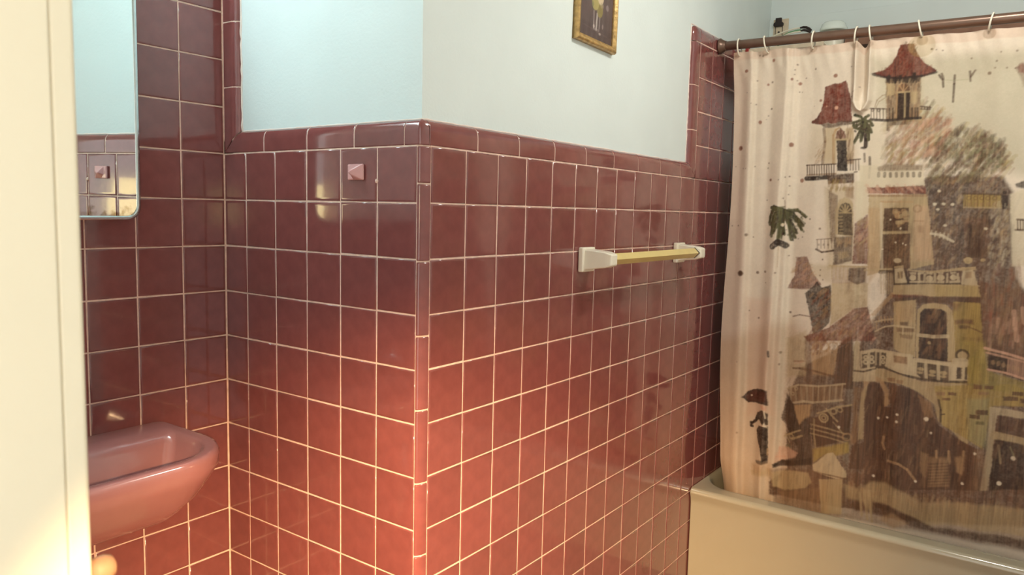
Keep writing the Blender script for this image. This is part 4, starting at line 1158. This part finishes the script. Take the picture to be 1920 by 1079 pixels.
# drooping loop of slack cloth between two rings
dz = np.clip((1.668-Z)/.03, -1, 1); mid = .4655; half = .0205*np.sqrt(np.clip((Z-1.655)/.03, 0, 1))
loop = np.maximum(np.exp(-((X-mid+half)/.0085)**2), np.exp(-((X-mid-half)/.0085)**2))*sst(1.64, 1.662, Z)
Y = Y-.020*loop+.012*np.exp(-((X-mid)/.011)**2)*sst(1.675, 1.72, Z)
Zt = Z-(.018*np.exp(-((X-mid)/.012)**2)+.0035*(1-np.cos(2*np.pi*(X-.07)/.12))*.5)*sst(1.80, 1.876, Z)
Y = Y+.0012*np.sin(X*160+Z*40)*top
low = 1-sst(.30, .46, Z)
Y = Y+low*(.012+.034*np.exp(-np.clip(X-.058, 0, 9)/.045)+.05*np.exp(-np.clip(1.46-X, 0, 9)/.05)); Zt = Zt-.012*X*top
Xs = X+(.007*np.sin(Z*5.5)-.004+.012*sst(1.0, .35, Z))*np.exp(-(X-.055)/.03)
nr, nc = X.shape
co = np.stack([Xs, Y, Zt], -1).reshape(-1, 3)
idx = np.arange(nr*nc).reshape(nr, nc); quads = np.stack([idx[:-1, :-1], idx[:-1, 1:], idx[1:, 1:], idx[1:, :-1]], -1).reshape(-1, 4)
def grid_mesh(name, co, quads, cols, m):
    me = bpy.data.meshes.new(name); me.vertices.add(len(co)); me.vertices.foreach_set('co', co.astype(np.float32).ravel())
    me.loops.add(quads.size); me.loops.foreach_set('vertex_index', quads.astype(np.int32).ravel())
    me.polygons.add(len(quads)); me.polygons.foreach_set('loop_start', (np.arange(len(quads))*4).astype(np.int32))
    try: me.polygons.foreach_set('loop_total', np.full(len(quads), 4, np.int32))
    except Exception: pass
    me.polygons.foreach_set('use_smooth', np.ones(len(quads), bool)); me.update(calc_edges=True)
    a = me.color_attributes.new('print', 'FLOAT_COLOR', 'POINT'); a.data.foreach_set('color', np.concatenate([np.clip(cols, 0, 1), np.ones((len(co), 1))], 1).astype(np.float32).ravel())
    me.materials.append(m); return me
iu = np.clip((X*1000-PX0).astype(int), 0, W_-1); iv = np.clip((Z*1000-PZ0).astype(int), 0, H_-1)
curtain = link('shower_curtain', grid_mesh('shower_curtain', co, quads, cv_.c[iv, iu].reshape(-1, 3), M_VINYL))
tag(curtain, 'stained vinyl shower curtain printed with brown towers, balconies and palms', 'shower curtain')

# ------------------------------------------------------------------ framed flower picture on the side wall
pic = empty('picture_frame', (-D, .660, 1.745)); tag(pic, 'small gilt framed flower painting on the pale wall', 'picture')
pw, ph, fwid = .205, .262, .017
prf = [(0, 0), (0, .010), (.003, .016), (.007, .0175), (.011, .015), (.0135, .012), (.0165, .0125), (fwid, .009), (fwid, .0)]
def frame_bar(c0, c1, n0, n1):      # bar from corner c0 to c1, mitred inwards along n0 / n1
    return MB().rings([[(d, c0[0]+n0[0]*u, c0[1]+n0[1]*u) for u, d in prf], [(d, c1[0]+n1[0]*u, c1[1]+n1[1]*u) for u, d in prf]], True, True, True)
cr4 = [(-pw/2, 0), (pw/2, 0), (pw/2, ph), (-pw/2, ph)]; in4 = [(1, 1), (-1, 1), (-1, -1), (1, -1)]
for i in range(4): frame_bar(cr4[i], cr4[(i+1) % 4], in4[i], in4[(i+1) % 4]).build('frame_bar', M_FRAME, pic, smooth=True)
pcv = Canvas(0, 0, 180, 240, '5f4f4c')
pcv.c *= (1+.2*(vnoise(180, 240, 30)-.5))[..., None]
for a in [('P', '7f807a', .55, 30, .2, [30, 140, 150, 130, 150, 235, 30, 235]), ('P', '4f403e', .6, 12, .2, [0, 0, 180, 0, 180, 40, 0, 40]), ('L', '6b5754', .6, 2, 0, [25, 30, 150, 22]),
          ('L', 'b8aaa4', .5, 3, 0, [80, 35, 78, 75]), ('L', 'cfc4bc', .6, 5, 0, [92, 30, 95, 70]), ('L', 'b8aaa4', .4, 3, 0, [108, 35, 110, 72]), ('L', 'a09490', .5, 3, 0, [78, 30, 108, 30]),
          ('E', '8d7f4a', .8, 16, 20, [108, 84]), ('E', 'a89a62', .9, 20, 26, [84, 104]), ('E', 'c9a58c', .85, 13, 10, [62, 132]), ('E', '8a4a50', .7, 12, 12, [42, 120]), ('E', 'c7b294', .9, 18, 26, [110, 124]), ('E', '9a6a66', .7, 9, 12, [113, 128]),
          ('E', '8fa0aa', .9, 20, 24, [86, 160]), ('E', 'aab6bc', .7, 10, 10, [84, 164]), ('E', '2b2430', .9, 3, 4, [86, 166]), ('E', 'b79a92', .8, 16, 16, [60, 168]), ('E', '94807c', .8, 16, 18, [116, 170]), ('E', 'b0a58a', .8, 16, 16, [88, 196]), ('E', '8a5a5c', .7, 14, 14, [62, 200]), ('E', '7f8a90', .6, 7, 14, [134, 140]),
          ('E', '9a8a88', .6, 8, 8, [148, 98]), ('E', 'c9b7ae', .7, 4, 5, [80, 36]), ('E', 'a08e8a', .6, 4, 6, [126, 44]), ('E', 'c0b0a8', .6, 5, 3, [112, 22]), ('B', ['6f7350', '858058', '9a8a70'], .6, 6, (26,), [50, 90, 130, 90, 135, 200, 45, 200])]: pcv.run([a])
gx, gz = np.meshgrid(np.linspace(0, 1, 90), np.linspace(0, 1, 120)); pco = np.stack([.006+.0004*np.sin(gx*40), (gx-.5)*(pw-2*fwid+.004), fwid-.002+gz*(ph-2*fwid+.004)], -1).reshape(-1, 3)
pid = np.arange(90*120).reshape(120, 90); pq = np.stack([pid[:-1, :-1], pid[:-1, 1:], pid[1:, 1:], pid[1:, :-1]], -1).reshape(-1, 4)
link('painting', grid_mesh('painting', pco, pq, pcv.c[(gz*239).astype(int), (gx*179).astype(int)].reshape(-1, 3), M_PAINTING), pic)
MB().box(.0005, .005, -pw/2+.006, pw/2-.006, .006, ph-.006).build('backing', M_WOOD, pic)
pic.rotation_euler = (math.radians(-1.6), 0, 0)

# ------------------------------------------------------------------ towel bar
bar = empty('towel_bar', (0, .625, 1.196)); tag(bar, 'gold towel bar on white square posts across the maroon tiles', 'towel bar')
for yc, nm in ((.625, 0), (1.2165, 1)):
    adopt(MB().box(.0005, .016, yc-.032, yc+.032, 1.1635, 1.2275).build('wall_plate', M_WHITE, bevel=.004), bar)
    ar = [[(.012, yc+sy*.024, 1.196+sz*.027) for sy, sz in ((-1, -1), (1, -1), (1, 1), (-1, 1))], [(.072, yc+sy*.0205, 1.1975+sz*.0205) for sy, sz in ((-1, -1), (1, -1), (1, 1), (-1, 1))], [(.0905, yc+sy*.0165, 1.1975+sz*.0145) for sy, sz in ((-1, -1), (1, -1), (1, 1), (-1, 1))]]
    adopt(MB().rings(ar, True, True, True).build('post', M_WHITE, bevel=.004), bar)
h = .0152
adopt(MB().rings([[(.070+dx*h, y, 1.198+dz*h) for dx, dz in ((0, -1), (1, 0), (0, 1), (-1, 0))] for y in (.6455, 1.196)], True, True, True).build('bar', M_GOLD, bevel=.0008), bar)
adopt(MB().rings([[(.070+dx*(h+.0018), y, 1.198+dz*(h+.0018)) for dx, dz in ((0, -1), (1, 0), (0, 1), (-1, 0))] for y in (1.1935, 1.1975)], True, True, True).build('socket_gasket', M_BLACK), bar)

# ------------------------------------------------------------------ pink robe hook
hk = empty('robe_hook', (-.178, 0, 1.389)); tag(hk, 'small pink ceramic robe hook on the top row of maroon tiles', 'robe hook')
MB().box(-.0245, .0215, -.007, -.0005, -.0165, .0165).build('base_plate', M_PINK, hk, bevel=.003)
hb = MB(); hb.v = [(-.0135, -.006, -.007), (-.006, -.006, -.0165), (.0205, -.006, -.0165), (.0205, -.006, .0165), (-.0165, -.006, .0165), (-.009, -.020, -.002), (.001, -.021, .003), (-.001, -.0185, -.006), (-.012, -.011, .008)]
hb.f = [(0, 1, 7, 5), (1, 2, 7), (2, 3, 6, 7), (3, 4, 8, 6), (4, 0, 5, 8), (5, 7, 6), (8, 5, 6), (4, 3, 2, 1, 0)]
hb.build('hook', M_PINK, hk, bevel=.0022)

# ------------------------------------------------------------------ mirror cabinet, door slightly ajar
mc = empty('medicine_cabinet', (XA, -.236, 1.28)); tag(mc, 'wall cabinet with rounded mirror door hanging slightly open above the sink', 'mirror cabinet')
CW, CH = .46, .66
adopt(MB().box(XA+.0015, XA+.040, -.242-CW+.02, -.246, 1.292, 1.28+CH-.012).build('cabinet_box', M_STEEL, bevel=.004), mc)
def plate(w, h, r, x0, x1, ins, n=8):      # rounded plate in the local y-z plane, hinge at y = 0, running to -y
    a = [(y, z) for y, z, _ in rrect(-w+ins, -ins, ins, h-ins, r, 0, n)]
    return MB().rings([[(x0, y, z) for y, z in a], [(x1, y, z) for y, z in a]], True, True, True)
rotd = Matrix.Translation((-.598, -.2345, 1.279)) @ Matrix.Rotation(math.radians(5.89), 4, 'Z') @ Matrix.Rotation(math.radians(.34), 4, 'Y')
door = plate(CW, CH, .030, -.012, -.001, 0).build('door', M_CHROME, bevel=.002); door.parent = mc; door.matrix_parent_inverse = Matrix.Translation(-mc.location); door.matrix_basis = rotd
gl = plate(CW, CH, .024, -.003, .0, .0085).build('mirror_glass', M_MIRROR); gl.parent = door
rim_o = [(y, z) for y, z, _ in rrect(-CW, 0, 0, CH, .030, 0, 8)]; rim_i = [(y, z) for y, z, _ in rrect(-CW+.0085, -.0085, .0085, CH-.0085, .0225, 0, 8)]
rm = MB().rings([[(-.001, y, z) for y, z in rim_o], [(.0022, y, z) for y, z in [(a*.97+c*.03, b*.97+d*.03) for (a, b), (c, d) in zip(rim_o, rim_i)]], [(.0022, y, z) for y, z in [(a*.35+c*.65, b*.35+d*.65) for (a, b), (c, d) in zip(rim_o, rim_i)]], [(.0002, y, z) for y, z in rim_i]], True)
fr = rm.build('frame', M_CHROME, smooth=True); fr.parent = door

# ------------------------------------------------------------------ pink wall sink
sk = empty('wall_sink', (XA, -.455, .815)); tag(sk, 'pink porcelain sink half hidden behind the door frame', 'sink')
SZ = .817
def sink_ring(ins, z, back=0.):
    x0, x1, y0, y1 = XA+.002+back, -.322-ins, -.745+ins, -.165-ins; r = max(.03, .15-ins); p = []
    for cx, cy, a0, rr in ((x0+.02, y0+.02, 180, .02), (x1-r, y0+r, 270, r), (x1-r, y1-r, 0, r), (x0+.02, y1-.02, 90, .02)):
        for i in range(10):
            a = math.radians(a0+90*i/9); p.append((cx+rr*math.cos(a), cy+rr*math.sin(a), z))
    return p
srg = [sink_ring(.135, SZ-.155), sink_ring(.09, SZ-.14), sink_ring(.04, SZ-.095), sink_ring(.010, SZ-.05), sink_ring(0, SZ-.03), sink_ring(0, SZ-.012), sink_ring(.004, SZ-.003), sink_ring(.011, SZ), sink_ring(.026, SZ-.001, .045), sink_ring(.034, SZ-.005, .085), sink_ring(.042, SZ-.025, .10), sink_ring(.058, SZ-.075, .115), sink_ring(.095, SZ-.115, .13), sink_ring(.13, SZ-.125, .15)]
adopt(MB().rings(srg, True, True, True).build('basin', M_SINK, smooth=True), sk)
adopt(MB().lathe([(.0001, 0), (.02, 0), (.022, .003), (.0001, .004)], (-.49, -.455, SZ-.125)).build('drain', M_CHROME, smooth=True), sk)
fc = MB().tube([(-.60, -.455, SZ-.002), (-.60, -.455, SZ+.05), (-.59, -.455, SZ+.075), (-.56, -.455, SZ+.085), (-.50, -.455, SZ+.065)], [.018, .015, .013, .012, .010], 12)
adopt(fc.build('spout', M_CHROME, smooth=True), sk)
for yy in (-.555, -.50): adopt(MB().lathe([(.0001, 0), (.018, 0), (.015, .02), (.02, .03), (.02, .045), (.0001, .05)], (-.603, yy if yy < -.52 else -.42, SZ-.002)).build('tap_handle', M_CHROME, smooth=True), sk)
adopt(MB().tube([(-.49, -.455, SZ-.15), (-.49, -.455, SZ-.36), (-.50, -.455, SZ-.40), (-.54, -.455, SZ-.41), (-.56, -.455, SZ-.37), (-.60, -.455, SZ-.35), (XA+.001, -.455, SZ-.35)], .016, 12).build('trap_pipe', M_CHROME, smooth=True), sk)

# ------------------------------------------------------------------ things on the ledge behind the curtain
sh = empty('corner_shelf', (.0, 2.0, 1.919)); tag(sh, 'narrow beige shelf in the tub corner seen under the rod', 'shelf')
adopt(MB().box(.001, .290, 1.72, YR-.0045, 1.9145, 1.9225).build('board', M_SHELF, bevel=.002), sh)
adopt(MB().box(.001, .290, 1.7145, 1.7205, 1.9115, 1.9270).build('front_lip', M_SHELF, bevel=.002), sh)
ws = tag(MB().box(.296, XR-.002, 1.985, YR-.0045, 1.958, 1.994).build('wooden_shelf', M_WOOD, bevel=.002), 'brown wooden shelf edge showing below the rod', 'shelf')
wb = empty('white_jar', (.249, 2.005, 1.9226)); tag(wb, 'white plastic jar with domed lid behind the shower rod', 'jar')
adopt(MB().lathe([(.0001, 0), (.038, 0), (.042, .003), (.042, .090), (.038, .096), (.0001, .0985)], (.249, 2.005, 1.9227), seg=32).build('jar_body', M_WHITE, smooth=True), wb)
adopt(MB().lathe([(.0001, .037), (.047, .037), (.0485, .040), (.0485, .048), (.046, .052), (.044, .056), (.042, .064), (.034, .071), (.020, .0745), (.0001, .0755)], (.249, 2.005, 1.9843), seg=36).build('domed_lid', mat('milky_white_lid', 'dfe8e2', .2, .5, var=.02), smooth=True), wb)
wp = empty('wall_plate', (.031, YR-.004, 2.045)); tag(wp, 'beige electrical plate with black plug in the tub corner', 'wall plate')
adopt(MB().box(.004, .063, YR-.0095, YR-.0042, 2.020, 2.106).build('plate', M_SHELF, bevel=.002), wp)
pb = MB(); pb.rings([[(.026+sx*w, YR-.0096-d, z) for sx, d in ((-1, 0), (-1, .012), (1, .012), (1, 0))] for w, z in ((.014, 2.076), (.0195, 2.081), (.019, 2.090), (.0125, 2.094), (.0115, 2.110))], True, True, True)
adopt(pb.build('plug', M_BLACK, bevel=.002), wp)
for xx in (.013, .0405): adopt(MB().box(xx-.0011, xx+.0011, YR-.0115, YR-.0094, 2.042, 2.077).build('slot', M_BLACK), wp)
adopt(MB().lathe([(.0001, 0), (.0042, 0), (.0042, .0015), (.0001, .0016)], (.0265, YR-.0094, 2.055), axis='Y', seg=14).build('screw', M_BLACK), wp)
cb = empty('cable_bundle', (.07, 2.0, 1.9226)); tag(cb, 'green and cream cables with black tips lying above the rod', 'cable')
for nm, m, pts in (('cream_cable', M_WHITE, [(.012, 2.02, 1.9265), (.014, 2.01, 1.99), (.017, 2.0, 2.026), (.046, 2.0, 2.036), (.076, 2.0, 2.043), (.105, 2.0, 2.0475), (.128, 2.0, 2.0485)]), ('white_cable', M_WHITE, [(.03, 1.995, 1.9265), (.038, 1.995, 1.985), (.05, 1.995, 2.018), (.085, 1.995, 2.030), (.108, 1.995, 2.0335), (.132, 1.995, 2.034)]), ('green_cable', M_GREEN, [(.04, 1.998, 1.9275), (.047, 1.998, 1.99), (.057, 1.998, 2.022), (.085, 1.998, 2.034), (.11, 1.998, 2.0385), (.13, 1.998, 2.0395)])):
    adopt(MB().tube(pts, .0028 if nm != 'green_cable' else .0040, 8).build(nm, m, smooth=True), cb)
for pts in ([(.126, 2.0, 2.0487), (.138, 2.0, 2.0495), (.150, 2.0, 2.0475), (.162, 2.0, 2.041), (.170, 2.0, 2.034)], [(.130, 1.995, 2.036), (.142, 1.995, 2.0375), (.155, 1.995, 2.034), (.168, 1.995, 2.027)]):
    adopt(MB().tube(pts, [.003, .0048, .005, .0045, .003][:len(pts)], 8).build('cable_tip', M_BLACK, smooth=True), cb)
rb = empty('red_clip', (.024, 1.712, 1.918)); tag(rb, 'small red clip on the shelf edge by the tiled wall', 'clip')
adopt(MB().box(.018, .030, 1.7085, 1.7142, 1.905, 1.936).build('front_jaw', M_RED, bevel=.0015), rb)
adopt(MB().box(.018, .030, 1.7085, 1.7265, 1.9275, 1.9315).build('bridge', M_RED, bevel=.001), rb)

# ------------------------------------------------------------------ lamps of the room (above the frame)
def lamp_mat(name, col, strength):
    m = bpy.data.materials.new(name); m.use_nodes = True; b = m.node_tree.nodes['Principled BSDF']; b.inputs['Base Color'].default_value = (.9, .9, .88, 1)
    b.inputs['Emission Color'].default_value = col+(1,); b.inputs['Emission Strength'].default_value = strength; return m
vl = empty('vanity_light', (XA, -.46, 2.06)); tag(vl, 'cool white tube light above the mirror cabinet', 'wall lamp')
adopt(MB().box(XA+.001, XA+.035, -.72, -.20, 2.03, 2.10).build('lamp_base', M_CHROME, bevel=.004), vl)
adopt(MB().tube([(XA+.075, -.70, 2.055), (XA+.075, -.22, 2.055)], .020, 20).build('lamp_tube', lamp_mat('cool_tube', (.74, .96, 1.0), VANITY_POWER), smooth=True), vl)
for yy in (-.705, -.215): adopt(MB().box(XA+.03, XA+.098, yy-.012, yy+.012, 2.032, 2.078).build('tube_holder', M_CHROME, bevel=.003), vl)
cl = empty('ceiling_light', (.85, .75, CEIL)); tag(cl, 'round warm ceiling light above the middle of the room', 'ceiling lamp')
adopt(MB().lathe([(.0001, 0), (.13, 0), (.13, -.02), (.125, -.024), (.0001, -.024)], (.85, .75, CEIL-.0005), seg=32).build('lamp_base', M_CHROME, smooth=True), cl)
adopt(MB().lathe([(.12, -.024), (.122, -.04), (.11, -.065), (.08, -.085), (.04, -.095), (.0001, -.098)], (.85, .75, CEIL-.0005), seg=32).build('lamp_dome', lamp_mat('warm_dome', (1.0, .96, .87), CEILING_POWER), smooth=True), cl)
# warm lamp in the hallway behind the camera: its glow shows twice, mirrored in the cabinet door and the glazed tiles
hl = empty('hall_lamp', (1.30, -1.29, 0)); tag(hl, 'slim warm shaded floor lamp standing in the hallway', 'floor lamp')
adopt(MB().lathe([(.0001, 0), (.11, 0), (.11, .012), (.02, .025), (.0001, .026)], (1.30, -1.29, .0005)).build('base', M_ROD, smooth=True), hl)
adopt(MB().tube([(1.30, -1.29, .02), (1.30, -1.29, 1.24)], .009, 12).build('pole', M_ROD, smooth=True), hl)
adopt(MB().lathe([(.075, 1.22), (.082, 1.22), (.062, 1.42), (.055, 1.42)], (1.30, -1.29, 0)).build('lamp_shade', lamp_mat('lit_yellow_shade', (1.0, .78, .36), 7.0), smooth=True), hl)
